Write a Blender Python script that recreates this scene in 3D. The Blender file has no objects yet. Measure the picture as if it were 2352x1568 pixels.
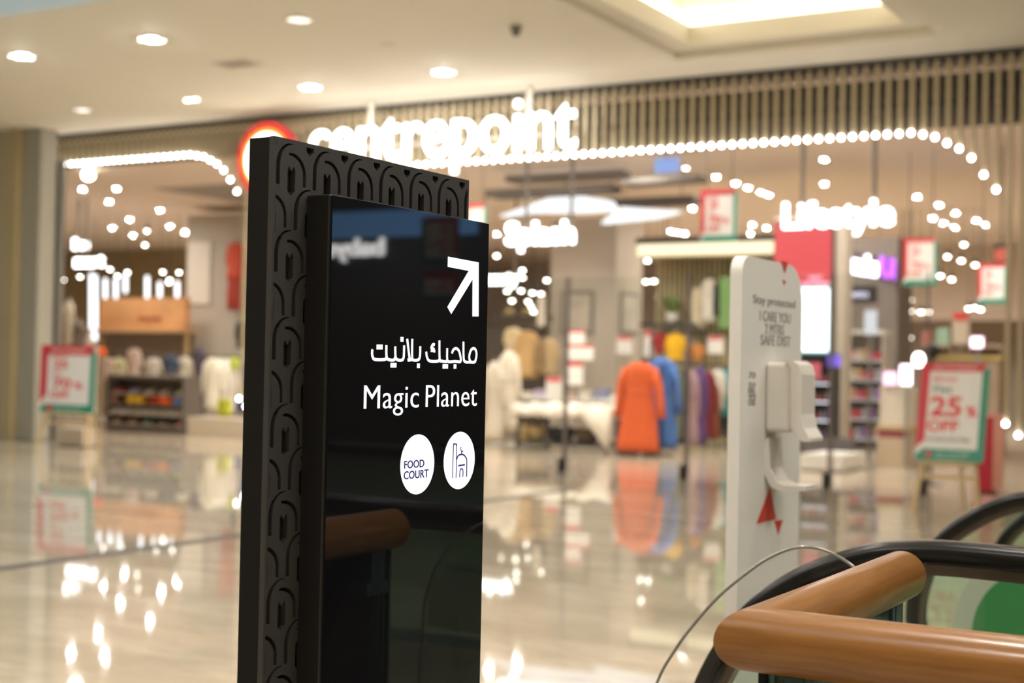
import bpy, bmesh, math, random
from mathutils import Vector, Matrix
random.seed(7)
SC = bpy.context.scene
COL = SC.collection
PI = math.pi

# ------------------------------------------------------------------ camera, world, exposure
F = 3266.67; CX, CY = 1176.0, 784.0
YAW, PITCH, ROLL, EYE = math.radians(30.3), math.radians(0.95), math.radians(1.15), 1.5
FW = Vector((-math.sin(YAW)*math.cos(PITCH), math.cos(YAW)*math.cos(PITCH), math.sin(PITCH)))
_r0 = Vector((math.cos(YAW), math.sin(YAW), 0)); _u0 = _r0.cross(FW)
RT = _r0*math.cos(ROLL) + _u0*math.sin(ROLL)
UP = RT.cross(FW)
CAM = Vector((0, 0, EYE))
cd = bpy.data.cameras.new('camera'); co = bpy.data.objects.new('camera', cd); COL.objects.link(co)
co.matrix_world = Matrix(((RT.x, UP.x, -FW.x, 0), (RT.y, UP.y, -FW.y, 0), (RT.z, UP.z, -FW.z, EYE), (0, 0, 0, 1)))
cd.lens = 50; cd.sensor_width = 36; cd.clip_start = 0.05; cd.clip_end = 300
cd.dof.use_dof = True; cd.dof.focus_distance = 2.6; cd.dof.aperture_fstop = 3.0
SC.camera = co
W = bpy.data.worlds.new('world'); SC.world = W; W.use_nodes = True
W.node_tree.nodes['Background'].inputs[0].default_value = (1.0, 0.90, 0.74, 1)
W.node_tree.nodes['Background'].inputs[1].default_value = 0.15
SC.view_settings.view_transform = 'Standard'; SC.view_settings.look = 'None'
SC.view_settings.gamma = 1; SC.view_settings.use_curve_mapping = False
SC.view_settings.exposure = 1.2
SC.cycles.use_denoising = True
SC.cycles.sample_clamp_indirect = 6.0
SC.cycles.caustics_reflective = False; SC.cycles.caustics_refractive = False
SC.cycles.max_bounces = 10; SC.cycles.transparent_max_bounces = 24

def ray(px, py): return FW + RT*((px-CX)/F) - UP*((py-CY)/F)
def at_y(px, py, Y): d = ray(px, py); return CAM + d*(Y/d.y)
def at_x(px, py, X): d = ray(px, py); return CAM + d*(X/d.x)
def at_z(px, py, Z): d = ray(px, py); return CAM + d*((Z-EYE)/d.z)
def at_d(px, py, D): return CAM + ray(px, py)*D

# ------------------------------------------------------------------ materials
MATS = {}
def pm(name, col, rough=0.55, metal=0.0, emit=None, es=0.0, var=0.06, scale=30.0, coat=0.0, bump=0.0, ecol=None):
    if name in MATS: return MATS[name]
    m = bpy.data.materials.new(name); m.use_nodes = True
    nt = m.node_tree; b = nt.nodes['Principled BSDF']
    b.inputs['Roughness'].default_value = rough; b.inputs['Metallic'].default_value = metal
    b.inputs['Coat Weight'].default_value = coat
    tc = nt.nodes.new('ShaderNodeTexCoord'); nz = nt.nodes.new('ShaderNodeTexNoise')
    nz.inputs['Scale'].default_value = scale; nz.inputs['Detail'].default_value = 3
    nt.links.new(tc.outputs['Object'], nz.inputs['Vector'])
    cr = nt.nodes.new('ShaderNodeMix'); cr.data_type = 'RGBA'
    c = Vector(col)
    cr.inputs[6].default_value = (*[max(0, v*(1-var)) for v in c], 1)
    cr.inputs[7].default_value = (*[min(1, v*(1+var)) for v in c], 1)
    nt.links.new(nz.outputs['Fac'], cr.inputs[0]); nt.links.new(cr.outputs[2], b.inputs['Base Color'])
    if bump:
        bp = nt.nodes.new('ShaderNodeBump'); bp.inputs['Strength'].default_value = bump; bp.inputs['Distance'].default_value = 0.01
        nt.links.new(nz.outputs['Fac'], bp.inputs['Height']); nt.links.new(bp.outputs[0], b.inputs['Normal'])
    if es:
        b.inputs['Emission Color'].default_value = (*(ecol or col), 1); b.inputs['Emission Strength'].default_value = es
    MATS[name] = m; return m
def lamp(name, col, es): return pm(name, (0.03, 0.03, 0.03), 0.4, es=es, ecol=col)
def cloth(col): 
    k = 'fabric_%02x%02x%02x' % tuple(int(255*min(1, max(0, v))) for v in col)
    return pm(k, col, 0.85, var=0.14, scale=18, bump=0.25)
def plain(col, rough=0.5, metal=0.0):
    k = 'paint_%02x%02x%02x_%d_%d' % (*[int(255*min(1, max(0, v))) for v in col], int(rough*100), int(metal*10))
    return pm(k, col, rough, metal)
def glass_mat(name, tint, refl=1.0, rough=0.0):
    if name in MATS: return MATS[name]
    m = bpy.data.materials.new(name); m.use_nodes = True; nt = m.node_tree
    nt.nodes.remove(nt.nodes['Principled BSDF']); out = nt.nodes['Material Output']
    tr = nt.nodes.new('ShaderNodeBsdfTransparent'); tr.inputs[0].default_value = (*tint, 1)
    gl = nt.nodes.new('ShaderNodeBsdfGlossy'); gl.inputs['Roughness'].default_value = rough
    fr = nt.nodes.new('ShaderNodeFresnel'); fr.inputs[0].default_value = 1.35*refl
    mx = nt.nodes.new('ShaderNodeMixShader')
    nt.links.new(fr.outputs[0], mx.inputs[0]); nt.links.new(tr.outputs[0], mx.inputs[1]); nt.links.new(gl.outputs[0], mx.inputs[2])
    nt.links.new(mx.outputs[0], out.inputs[0]); MATS[name] = m; return m
def stone_mat(name, c1, c2, c3, rough):
    m = bpy.data.materials.new(name); m.use_nodes = True; nt = m.node_tree; b = nt.nodes['Principled BSDF']
    tc = nt.nodes.new('ShaderNodeTexCoord')
    n1 = nt.nodes.new('ShaderNodeTexNoise'); n1.inputs['Scale'].default_value = 1.3; n1.inputs['Detail'].default_value = 8; n1.inputs['Distortion'].default_value = 1.2
    n2 = nt.nodes.new('ShaderNodeTexNoise'); n2.inputs['Scale'].default_value = 9; n2.inputs['Detail'].default_value = 6
    mp = nt.nodes.new('ShaderNodeMapping'); mp.inputs['Scale'].default_value = (0.55, 1.4, 1)
    nt.links.new(tc.outputs['Object'], mp.inputs[0]); nt.links.new(mp.outputs[0], n1.inputs['Vector']); nt.links.new(mp.outputs[0], n2.inputs['Vector'])
    r = nt.nodes.new('ShaderNodeValToRGB'); r.color_ramp.elements[0].position = 0.36; r.color_ramp.elements[0].color = (*c1, 1)
    r.color_ramp.elements[1].position = 0.62; r.color_ramp.elements[1].color = (*c2, 1)
    nt.links.new(n1.outputs['Fac'], r.inputs[0])
    mx = nt.nodes.new('ShaderNodeMix'); mx.data_type = 'RGBA'; mx.inputs[7].default_value = (*c3, 1)
    r2 = nt.nodes.new('ShaderNodeMapRange'); r2.inputs[1].default_value = 0.5; r2.inputs[2].default_value = 0.75; r2.inputs[4].default_value = 0.6
    nt.links.new(n2.outputs['Fac'], r2.inputs[0]); nt.links.new(r2.outputs[0], mx.inputs[0]); nt.links.new(r.outputs[0], mx.inputs[6])
    nt.links.new(mx.outputs[2], b.inputs['Base Color']); b.inputs['Roughness'].default_value = rough
    b.inputs['IOR'].default_value = 1.55
    return m
def wood_mat(name, c1, c2, rough=0.28):
    if name in MATS: return MATS[name]
    m = bpy.data.materials.new(name); m.use_nodes = True; nt = m.node_tree; b = nt.nodes['Principled BSDF']
    tc = nt.nodes.new('ShaderNodeTexCoord'); mp = nt.nodes.new('ShaderNodeMapping'); mp.inputs['Scale'].default_value = (6, 90, 90)
    n = nt.nodes.new('ShaderNodeTexNoise'); n.inputs['Scale'].default_value = 1.6; n.inputs['Detail'].default_value = 6; n.inputs['Distortion'].default_value = 0.1
    nt.links.new(tc.outputs['Object'], mp.inputs[0]); nt.links.new(mp.outputs[0], n.inputs['Vector'])
    r = nt.nodes.new('ShaderNodeValToRGB'); r.color_ramp.elements[0].position = 0.3; r.color_ramp.elements[0].color = (*c1, 1)
    r.color_ramp.elements[1].position = 0.7; r.color_ramp.elements[1].color = (*c2, 1)
    nt.links.new(n.outputs['Fac'], r.inputs[0]); nt.links.new(r.outputs[0], b.inputs['Base Color'])
    b.inputs['Roughness'].default_value = rough; b.inputs['Coat Weight'].default_value = 0.2; b.inputs['Coat Roughness'].default_value = 0.15
    MATS[name] = m; return m

# ------------------------------------------------------------------ mesh helpers
class MB:
    def __init__(s): s.bm = bmesh.new()
    def box(s, x0, x1, y0, y1, z0, z1):
        bm = s.bm; v = [bm.verts.new((x, y, z)) for z in (z0, z1) for y in (y0, y1) for x in (x0, x1)]
        for f in ((0,2,3,1),(4,5,7,6),(0,1,5,4),(2,6,7,3),(0,4,6,2),(1,3,7,5)): bm.faces.new([v[i] for i in f])
        return s
    def bbox(s, x0, x1, y0, y1, z0, z1, bv=0.01, seg=2):
        t = bmesh.new(); o = s.bm; s.bm = t; s.box(x0, x1, y0, y1, z0, z1); s.bm = o
        bmesh.ops.bevel(t, geom=t.edges[:], offset=bv, segments=seg, affect='EDGES', profile=0.5)
        s._merge(t); return s
    def _merge(s, t):
        mp = {v: s.bm.verts.new(v.co) for v in t.verts}
        for f in t.faces:
            try: s.bm.faces.new([mp[v] for v in f.verts])
            except ValueError: pass
        t.free()
    def ring_loft(s, rings, cap0=True, cap1=True, closed=True):
        R = [[s.bm.verts.new(p) for p in r] for r in rings]; n = len(R[0])
        for a, b in zip(R, R[1:]):
            for i in range(n if closed else n-1):
                j = (i+1) % n; s.bm.faces.new((a[i], a[j], b[j], b[i]))
        if cap0: s.bm.faces.new(R[0][::-1])
        if cap1: s.bm.faces.new(R[-1])
        return s
    def tube(s, pts, r, seg=10, caps=True, flat=1.0):
        pts = [Vector(p) for p in pts]; rings = []; up = None
        for i, p in enumerate(pts):
            a = pts[max(0, i-1)]; b = pts[min(len(pts)-1, i+1)]; t = (b-a).normalized()
            if up is None: up = Vector((0, 0, 1)) if abs(t.z) < 0.9 else Vector((0, 1, 0))
            n = t.cross(up).normalized(); up = n.cross(t).normalized()
            rr = r[i] if isinstance(r, (list, tuple)) else r
            rings.append([p + n*(math.cos(2*PI*k/seg)*rr) + up*(math.sin(2*PI*k/seg)*rr*flat) for k in range(seg)])
        return s.ring_loft(rings, caps, caps)
    def cyl(s, p0, p1, r, seg=16): return s.tube([p0, p1], r, seg)
    def ball(s, c, r, sx=1, sy=1, sz=1, seg=12, rings=8):
        c = Vector(c)
        R = [[c + Vector((math.sin(PI*i/rings)*math.cos(2*PI*k/seg)*r*sx, math.sin(PI*i/rings)*math.sin(2*PI*k/seg)*r*sy, -math.cos(PI*i/rings)*r*sz)) for k in range(seg)] for i in range(1, rings)]
        s.ring_loft(R, False, False)
        return s
    def lathe(s, c, prof, seg=20, axis='z'):
        c = Vector(c); R = []
        for (r, h) in prof:
            ring = []
            for k in range(seg):
                a = 2*PI*k/seg; x, y = math.cos(a)*r, math.sin(a)*r
                ring.append(c + (Vector((x, y, h)) if axis == 'z' else Vector((x, -h, y)) if axis == 'y' else Vector((h, x, y))))
            R.append(ring)
        return s.ring_loft(R)
    def prism(s, poly, o, ex, ey, en, d):
        o, ex, ey, en = Vector(o), Vector(ex), Vector(ey), Vector(en)
        a = [s.bm.verts.new(o + ex*p[0] + ey*p[1]) for p in poly]; b = [s.bm.verts.new(o + ex*p[0] + ey*p[1] + en*d) for p in poly]
        n = len(a); s.bm.faces.new(a[::-1]); s.bm.faces.new(b)
        for i in range(n): s.bm.faces.new((a[i], a[(i+1) % n], b[(i+1) % n], b[i]))
        return s
    def holes(s, outer, inner, o, ex, ey, en, depth):
        cu = bpy.data.curves.new('fill', 'CURVE'); cu.dimensions = '2D'; cu.fill_mode = 'BOTH'; cu.extrude = depth/2
        for poly in [outer]+inner:
            sp = cu.splines.new('POLY'); sp.points.add(len(poly)-1); sp.use_cyclic_u = True
            for i, p in enumerate(poly): sp.points[i].co = (p[0], p[1], 0, 1)
        s._curve(cu, o, ex, ey, en); return s
    def _curve(s, cu, o, ex, ey, en, sc=(1, 1), sh=(0, 0)):
        ob = bpy.data.objects.new('tmp', cu); COL.objects.link(ob)
        me = bpy.data.meshes.new_from_object(ob); bpy.data.objects.remove(ob); bpy.data.curves.remove(cu)
        o, ex, ey, en = Vector(o), Vector(ex), Vector(ey), Vector(en)
        vs = [s.bm.verts.new(o + ex*((v.co.x-sh[0])*sc[0]) + ey*((v.co.y-sh[1])*sc[1]) + en*v.co.z) for v in me.vertices]
        for p in me.polygons:
            try: s.bm.faces.new([vs[i] for i in p.vertices])
            except ValueError: pass
        bpy.data.meshes.remove(me)
    def text(s, body, o, ex, ey, en, w=None, h=None, size=1.0, extr=0.002, off=0.0, anchor='l', space=1.0):
        """writing: h = cap height, w = full width; o = baseline left (or centre / right)"""
        cu = bpy.data.curves.new('text', 'FONT'); cu.body = body; cu.extrude = extr; cu.offset = off; cu.space_character = space; cu.resolution_u = 4
        ob = bpy.data.objects.new('tmp', cu); COL.objects.link(ob); me = bpy.data.meshes.new_from_object(ob)
        xs = [v.co.x for v in me.vertices]; bpy.data.objects.remove(ob); bpy.data.meshes.remove(me)
        x0, x1 = min(xs), max(xs)
        sy = (h/0.69) if h else size; sx = (w/(x1-x0)) if w else sy
        shx = {'l': x0, 'c': (x0+x1)/2, 'r': x1}[anchor]
        s._curve(cu, o, ex, ey, en, (sx, sy), (shx, 0)); return s
    def stroke(s, pts, wd, o, ex, ey, en, d):
        """flat pen stroke with round ends, thickness d"""
        o, ex, ey, en = Vector(o), Vector(ex), Vector(ey), Vector(en); P = [Vector((p[0], p[1])) for p in pts]
        L, Rr = [], []
        for i, p in enumerate(P):
            t = (P[min(i+1, len(P)-1)] - P[max(i-1, 0)]).normalized(); n = Vector((-t.y, t.x))
            k = 1.0
            if 0 < i < len(P)-1:
                t1 = (P[i]-P[i-1]).normalized(); k = 1/max(0.6, abs(n.dot(Vector((-t1.y, t1.x)))))
            L.append(p+n*wd/2*k); Rr.append(p-n*wd/2*k)
        fr = lambda q, e: o + ex*q.x + ey*q.y + en*e
        for i in range(len(P)-1):
            q = [L[i], Rr[i], Rr[i+1], L[i+1]]
            a = [s.bm.verts.new(fr(v, 0)) for v in q]; b = [s.bm.verts.new(fr(v, d)) for v in q]
            s.bm.faces.new(b); 
            for j in range(4): s.bm.faces.new((a[j], a[(j+1) % 4], b[(j+1) % 4], b[j]))
        return s
    def xf(s, M):
        bmesh.ops.transform(s.bm, matrix=M, verts=s.bm.verts[:]); return s
    def build(s, name, mat, parent=None, smooth=False, org=None, norm=True):
        if norm: bmesh.ops.recalc_face_normals(s.bm, faces=s.bm.faces[:])
        me = bpy.data.meshes.new(name)
        if parent is not None:
            p = parent; off = Vector(p.location)
            while p.parent: p = p.parent; off += Vector(p.location)
        elif org is not None: off = Vector(org)
        else:
            cs = [v.co for v in s.bm.verts]
            off = Vector(((min(c.x for c in cs)+max(c.x for c in cs))/2, (min(c.y for c in cs)+max(c.y for c in cs))/2, min(c.z for c in cs)))
        for v in s.bm.verts: v.co -= off
        s.bm.to_mesh(me); s.bm.free(); me.materials.append(mat)
        if smooth:
            for p in me.polygons: p.use_smooth = True
        o = bpy.data.objects.new(name, me); COL.objects.link(o)
        if parent is not None: o.parent = parent
        else: o.location = off
        return o
def tag(o, label, cat, group=None):
    o['label'] = label; o['category'] = cat
    if group: o['group'] = group
    return o
def thing(name, label, cat, loc, group=None):
    o = bpy.data.objects.new(name, None); COL.objects.link(o); o.location = loc; o.empty_display_size = 0.1
    return tag(o, label, cat, group)
def struct(o, label=None, cat=None):
    o['kind'] = 'structure'
    if label: o['label'] = label; o['category'] = cat
    return o
def copy_thing(o, loc, label, group=None):
    def cp(s, parent):
        c = s.copy(); COL.objects.link(c); c.parent = parent
        for ch in [x for x in bpy.data.objects if x.parent == s and x != c]: cp(ch, c)
        return c
    c = cp(o, None); c.location = loc; c['label'] = label
    if group: c['group'] = group
    return c
X_, Y_, Z_ = Vector((1, 0, 0)), Vector((0, 1, 0)), Vector((0, 0, 1))
def smooth_pts(pts, n=6):
    """Catmull-Rom through the points"""
    P = [Vector(p) for p in pts]; out = []
    for i in range(len(P)-1):
        a, b, c, d = P[max(0, i-1)], P[i], P[i+1], P[min(len(P)-1, i+2)]
        for k in range(n):
            t = k/n; out.append(0.5*((2*b) + (c-a)*t + (2*a-5*b+4*c-d)*t*t + (3*b-a-3*c+d)*t**3))
    out.append(P[-1]); return out

# ------------------------------------------------------------------ shared colours
ZC = 5.5            # mall ceiling
ZS = 5.4            # store ceiling
YF = 18.0           # slatted shop front
M_white = plain((0.78, 0.75, 0.70), 0.45)
M_card = plain((0.80, 0.77, 0.72), 0.6)
M_red = plain((0.62, 0.03, 0.05), 0.45)
M_green = plain((0.02, 0.26, 0.17), 0.45)
M_redtext = plain((0.72, 0.04, 0.05), 0.5)
M_greytext = plain((0.12, 0.13, 0.13), 0.5)
M_black = pm('black_metal', (0.012, 0.011, 0.010), 0.4)
M_dark = plain((0.04, 0.036, 0.032), 0.5)
M_steel = pm('brushed_steel', (0.42, 0.41, 0.38), 0.3, 0.9)
M_oak = wood_mat('pale_wood', (0.50, 0.36, 0.17), (0.66, 0.49, 0.26), 0.5)
M_grey = plain((0.36, 0.33, 0.29), 0.7)
M_glass = glass_mat('clear_glass', (0.96, 0.97, 0.96))
M_glass2 = glass_mat('green_glass', (0.86, 0.94, 0.88))
L_sign = lamp('sign_white', (1.0, 0.98, 0.95), 3.0)
L_bulb = lamp('bulb_white', (1.0, 0.97, 0.93), 12)
L_down = lamp('downlight_glow', (1.0, 0.945, 0.86), 1300)
L_row = lamp('row_downlight', (1.0, 0.945, 0.86), 650)
L_mall = lamp('mall_downlight', (1.0, 0.95, 0.86), 800)
L_over = lamp('overhead_downlight', (1.0, 0.95, 0.88), 520)
L_dim = lamp('dim_glow', (1.0, 0.90, 0.76), 0.9)
L_half = lamp('reflector_glow', (1.0, 0.88, 0.68), 0.8)
L_cove = lamp('cove_strip', (1.0, 0.90, 0.70), 2.2)

# ================================================================== SETTING
M_floor = stone_mat('polished_stone', (0.46, 0.395, 0.30), (0.60, 0.525, 0.415), (0.38, 0.325, 0.245), 0.035)
M_floor2 = stone_mat('store_tile', (0.47, 0.39, 0.29), (0.55, 0.46, 0.35), (0.44, 0.36, 0.26), 0.12)
M_ceil = pm('ceiling_plaster', (0.82, 0.77, 0.65), 0.8, var=0.015, scale=2)
M_sceil = pm('store_ceiling_paint', (0.86, 0.74, 0.64), 0.85, var=0.02, scale=2)
M_tan = pm('tan_panel', (0.46, 0.37, 0.20), 0.45, var=0.05, scale=4)
M_greywall = pm('grey_render', (0.155, 0.14, 0.115), 0.6, var=0.05, scale=4)
struct(MB().box(-46, 16, -8, YF-0.25, -0.12, 0).build('floor', M_floor, org=(0, 0, 0)))
struct(MB().box(-46, 16, YF-0.25, 50, -0.12, 0).build('floor_store', M_floor2, org=(0, 0, 0)))
struct(MB().box(-8.19, -8.05, -2, 15.5, 0, 0.003).build('trim_1', plain((0.035, 0.028, 0.02), 0.6)), 'dark metal joint strip running across the polished floor', 'floor strip')
# mall ceiling, with a light tray and two skylight wells cut through it
TX0, TX1, TY0, TY1 = -7.5, -4.17, 10.4, 16.95
SKY = [(-24, -8.5, 5.0, 11.39), (2.5, 12.0, 9.0, 15.0)]
rect = lambda x0, x1, y0, y1: [(x0, y0), (x1, y0), (x1, y1), (x0, y1)]
struct(MB().holes(rect(-46, 16, -8, YF+0.1), [rect(TX0, TX1, TY0, TY1)] + [rect(*k) for k in SKY], (0, 0, ZC+0.05), X_, Y_, Z_, 0.1).build('ceiling', M_ceil, org=(0, 0, ZC)))
mb = MB()
for k, (a, z0, z1) in enumerate(((0.0, 0.1, 0.26), (0.3, 0.26, 0.36))):
    o = rect(TX0-0.12, TX1+0.12, TY0-0.12, TY1+0.12); i = rect(TX0+a+0.3-0.3*k, TX1-a-0.3+0.3*k, TY0+a+0.3-0.3*k, TY1-a-0.3+0.3*k)
    mb.holes(o, [i], (0, 0, ZC+(z0+z1)/2), X_, Y_, Z_, z1-z0)
struct(mb.build('ceiling_tray', M_ceil, org=(0, 0, ZC)))
mb = MB().box(TX0-0.15, TX1+0.15, TY0-0.15, TY1+0.15, ZC+0.95, ZC+1.05)
mb.holes(rect(TX0-0.15, TX1+0.15, TY0-0.15, TY1+0.15), [rect(TX0-0.02, TX1+0.02, TY0-0.02, TY1+0.02)], (0, 0, ZC+0.65), X_, Y_, Z_, 0.6)
struct(mb.build('ceiling_tray_top', M_ceil, org=(0, 0, ZC)))
mb = MB(); cx0, cx1, cy0, cy1 = TX0+0.02, TX1-0.02, TY0+0.02, TY1-0.02
for b in ((cx0, cx1, cy1-0.06, cy1), (cx0, cx1, cy0, cy0+0.06), (cx0, cx0+0.06, cy0, cy1), (cx1-0.06, cx1, cy0, cy1)): mb.box(*b, ZC+0.37, ZC+0.60)
tag(mb.build('cove_light', L_cove), 'warm glowing cove light running round the raised ceiling tray', 'light')
L_sky = lamp('skylight_blue', (0.42, 0.62, 0.80), 0.55)
for k in SKY:
    mb = MB().holes(rect(k[0]-0.2, k[1]+0.2, k[2]-0.2, k[3]+0.2), [rect(*k)], (0, 0, ZC+0.8), X_, Y_, Z_, 1.4)
    struct(mb.build('ceiling_well', M_ceil, org=(0, 0, ZC)))
for i, k in enumerate(SKY):
    o = MB().box(k[0]-0.1, k[1]+0.1, k[2]-0.1, k[3]+0.1, ZC+1.45, ZC+1.5).build('window_%d' % (i+1), L_sky); struct(o)
# store shell
struct(MB().box(-46, -2.2, YF+0.3, 50, ZS, ZS+0.1).build('ceiling_store', M_sceil, org=(0, 0, ZS)))
struct(MB().box(-46, -2.0, 48, 48.2, 0, ZS).build('wall_back', pm('store_back_paint', (0.55, 0.46, 0.38), 0.8), org=(-20, 48, 0)))
struct(MB().box(-2.3, -2.1, YF+0.2, 48, 0, ZS).build('wall_right', pm('store_side_paint', (0.30, 0.25, 0.20), 0.8), org=(-2.2, 30, 0)))
# bulkhead far right, back wall of the left bay
a = at_y(1935, 590, 44)
struct(MB().box(a.x, -2.4, 44, 44.3, a.z-2.0, ZS).build('wall_bulkhead', pm('bulkhead_paint', (0.62, 0.52, 0.44), 0.8)))
a0, a1 = at_y(150, 550, 33.5), at_y(560, 550, 33.5)
struct(MB().box(a0.x-8, a1.x+1.0, 37.5, 37.7, 0, ZS).build('wall_left_bay', pm('warm_wall', (0.36, 0.27, 0.13), 0.7, var=0.12, scale=3), org=(a0.x, 33.5, 0)))
# left neighbour wall and column
p0 = at_y(50, 600, 17.3); p1 = at_y(88, 600, 17.3); p2 = at_y(140, 600, 17.75)
struct(MB().bbox(p0.x-0.06, p1.x, 17.3, 17.68, 0, ZC, 0.03).build('column_left', pm('column_plaster', (0.35, 0.33, 0.265), 0.5, var=0.04, scale=3), org=(p0.x, 17.5, 0)))
struct(MB().box(p1.x-0.4, p2.x, 17.7, 17.82, 0, 4.98).build('wall_left', M_greywall, org=(p1.x, 18, 0)))
pt = at_y(16, 600, 17.1)
struct(MB().box(pt.x-0.1, p0.x-0.06, 17.2, 17.69, 0, ZC).build('trim_2', M_tan, org=(pt.x, 17.5, 0)), 'tan wall panel at the far left beside the grey column', 'wall panel')
struct(MB().box(-46, pt.x-0.1, 17.25, 17.69, 2.05, ZC).box(-46, pt.x-0.1, 17.28, 17.69, 0, 2.05).build('wall_mall', pm('olive_wall', (0.44, 0.38, 0.24), 0.6, var=0.04, scale=3), org=(-30, 17.5, 0)))
# mall side to the right of the shop front
struct(MB().box(-2.1, 16, YF+4.0, YF+4.2, 0, ZC).box(15.8, 16, -8, YF+4, 0, ZC).build('wall_mall_right', plain((0.12, 0.105, 0.09), 0.6), org=(0, YF, 0)))

# ---- slat screen with an arched lower edge, one bulb under every slat
SP = 0.150
bx = lambda px, py: at_y(px, py, YF-0.02)
ZL, ZR = bx(250, 366).z, bx(1700, 326).z
XL0, XR1 = bx(85, 378).x, bx(2316, 480).x
curveL = [(bx(px, py).x, bx(px, py).z) for px, py in ((440, 352), (470, 356), (500, 373), (520, 392), (537, 420), (553, 450))]
curveR = [(bx(px, py).x, bx(px, py).z) for px, py in ((2068, 297), (2095, 300), (2130, 305), (2157, 312), (2178, 325), (2213, 340), (2238, 363), (2260, 396), (2297, 440))]
def lerp(tab, x):
    for (x0, z0), (x1, z1) in zip(tab, tab[1:]):
        if x0 <= x <= x1: return z0+(z1-z0)*(x-x0)/(x1-x0)
XA = curveL[-1][0]            # pier of long slats between the two openings
XB = XA+1.25
def zbot(x):
    if x < curveL[0][0]: return ZL
    if x <= XA: return lerp(curveL, x)
    if x < XB: return 0.95-0.25*min(1, (x-XA)/0.3)
    if x < XB+1.4: t = (x-XB)/1.4; return ZR-(1-t)**2.4*1.6
    if x < curveR[0][0]: return ZR
    if x <= curveR[-1][0]: return lerp(curveR, x)
    return 0.98-0.9*(x-curveR[-1][0]-0.06)
M_slat = pm('champagne_slat', (0.47, 0.385, 0.235), 0.42, 0.15, var=0.06, scale=3)
mbs = MB(); bulbs = [[], []]
n = int((-2.75-XL0)/SP)
for i in range(n+1):
    x = curveR[-1][0]+0.01 - SP*(n-3) + SP*i if False else XL0 + SP*i
    z = zbot(x)
    mbs.bbox(x-0.026, x+0.026, YF, YF+0.06, z, ZC-0.06, 0.006, 1)
    if x < XB-0.02 and x < XA+0.45: bulbs[0].append((x, z))
    elif x > XB: bulbs[1].append((x, z))
struct(mbs.build('trim_slats', M_slat, org=(XL0, YF, 0)), 'champagne vertical slat screen with an arched lower edge above the shop entrance', 'slat screen')
mbr = MB().box(XL0, -2.7, YF-0.02, YF+0.3, ZC-0.06, ZC)  # black strip put in for the shaded gap under the ceiling
for py in (178, 232):
    q = at_y(2250, py, YF+0.2); mbr.box(curveL[-1][0]+1.3, -2.7, YF+0.065, YF+0.11, q.z-0.05, q.z+0.05)
struct(mbr.build('trim_rails_shadow', M_dark, org=(XL0, YF, ZC)), 'dark rails behind the slat screen, top strip painted dark as a shadow gap', 'rail')
hz0, hz1 = at_y(1700, 322, YF+0.4).z, at_y(2250, 172, YF+0.4).z
struct(MB().box(XL0, XA, YF+0.4, YF+0.55, ZL-0.02, ZC-0.1).box(XA, curveR[5][0]+0.75, YF+0.4, YF+0.55, hz0, hz1).build('trim_header', pm('header_taupe', (0.13, 0.105, 0.085), 0.7), org=(XL0, YF, ZC)), 'dark header beam behind the slat screen', 'beam')
def bulb_string(name, label, pts):
    t = thing(name, label, 'string of lights', (pts[0][0], YF-0.03, pts[0][1]))
    for k, (x, z) in enumerate(pts):
        if k == 0: b0 = MB().ball((x, YF-0.03, z-0.03), 0.027).build('bulb', L_bulb, t, True); base = b0.location.copy(); p0 = Vector((x, 0, z))
        else:
            b = b0.copy(); COL.objects.link(b); b.parent = t; b.location = base + Vector((x-p0.x, 0, z-p0.z))
    return t
bulb_string('bulb_string', 'row of white globe bulbs under the slats over the left shop window', bulbs[0])
bulb_string('bulb_string', 'long row of white globe bulbs under the slats right of the round logo', bulbs[1][:100])
# right hand pier side
struct(MB().box(-3.3, -2.3, YF+0.13, YF+0.5, 0, ZC).build('column_right', pm('pier_bronze', (0.15, 0.12, 0.075), 0.4, 0.3), org=(-3, YF, 0)))

# ================================================================== MALL CEILING FIXTURES
def downlight(px, py, lit, label, group=None, r=0.15):
    p = at_z(px, py, ZC); t = thing('downlight', label, 'light', (p.x, p.y, ZC), group)
    MB().lathe((p.x, p.y, ZC), [(r+0.02, -0.001), (r+0.02, -0.012), (r, -0.016), (r-0.01, -0.004)]).build('trim_ring', M_white, t, True)
    MB().lathe((p.x, p.y, ZC), [(r-0.012, -0.004), (0.055, -0.005)]).build('reflector', L_half if lit else L_dim, t)  # flat disc given its own glow in place of a lit bowl
    MB().lathe((p.x, p.y, ZC), [(0.07, -0.006), (0.062, -0.022), (0.03, -0.028)]).build('lamp', L_mall if lit else L_dim, t, True)
    return t
downlight(50, 127, 1, 'lit round downlight, leftmost of the bright ones in the mall ceiling')
downlight(348, 89, 1, 'lit round downlight second from left in the mall ceiling')
downlight(713, 199, 1, 'lit round downlight above the round red and yellow logo')
downlight(1018, 164, 1, 'lit round downlight above the big white letters, nearest the ceiling tray')
downlight(687, 45, 0, 'dim pale round downlight near the top edge of the mall ceiling')  # dim fittings keep a weak emissive glow
downlight(190, 252, 0, 'dim pale round downlight nearest the left end of the slat screen')
OVER = [q for q in bpy.data.objects['downlight'].children if q.name.startswith('lamp')][0].data.copy(); OVER.materials[0] = L_over
for i, x in enumerate((-8.25, -5.9, -3.55, -1.2, 1.15, 3.5)):
    for j, y in enumerate((-0.2, 3.1, 6.4)):
        c = copy_thing(bpy.data.objects['downlight'], (x, y, ZC), 'round downlight overhead in the mall ceiling, before the escalators', 'overhead downlights')
        l_ = [q for q in c.children if q.name.startswith('lamp')][0]; l_.data = OVER
p = at_z(440, 226, ZC); t = thing('twin_spotlight', 'small twin spotlight in the ceiling left of the round logo', 'light', (p.x, p.y, ZC))
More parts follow.
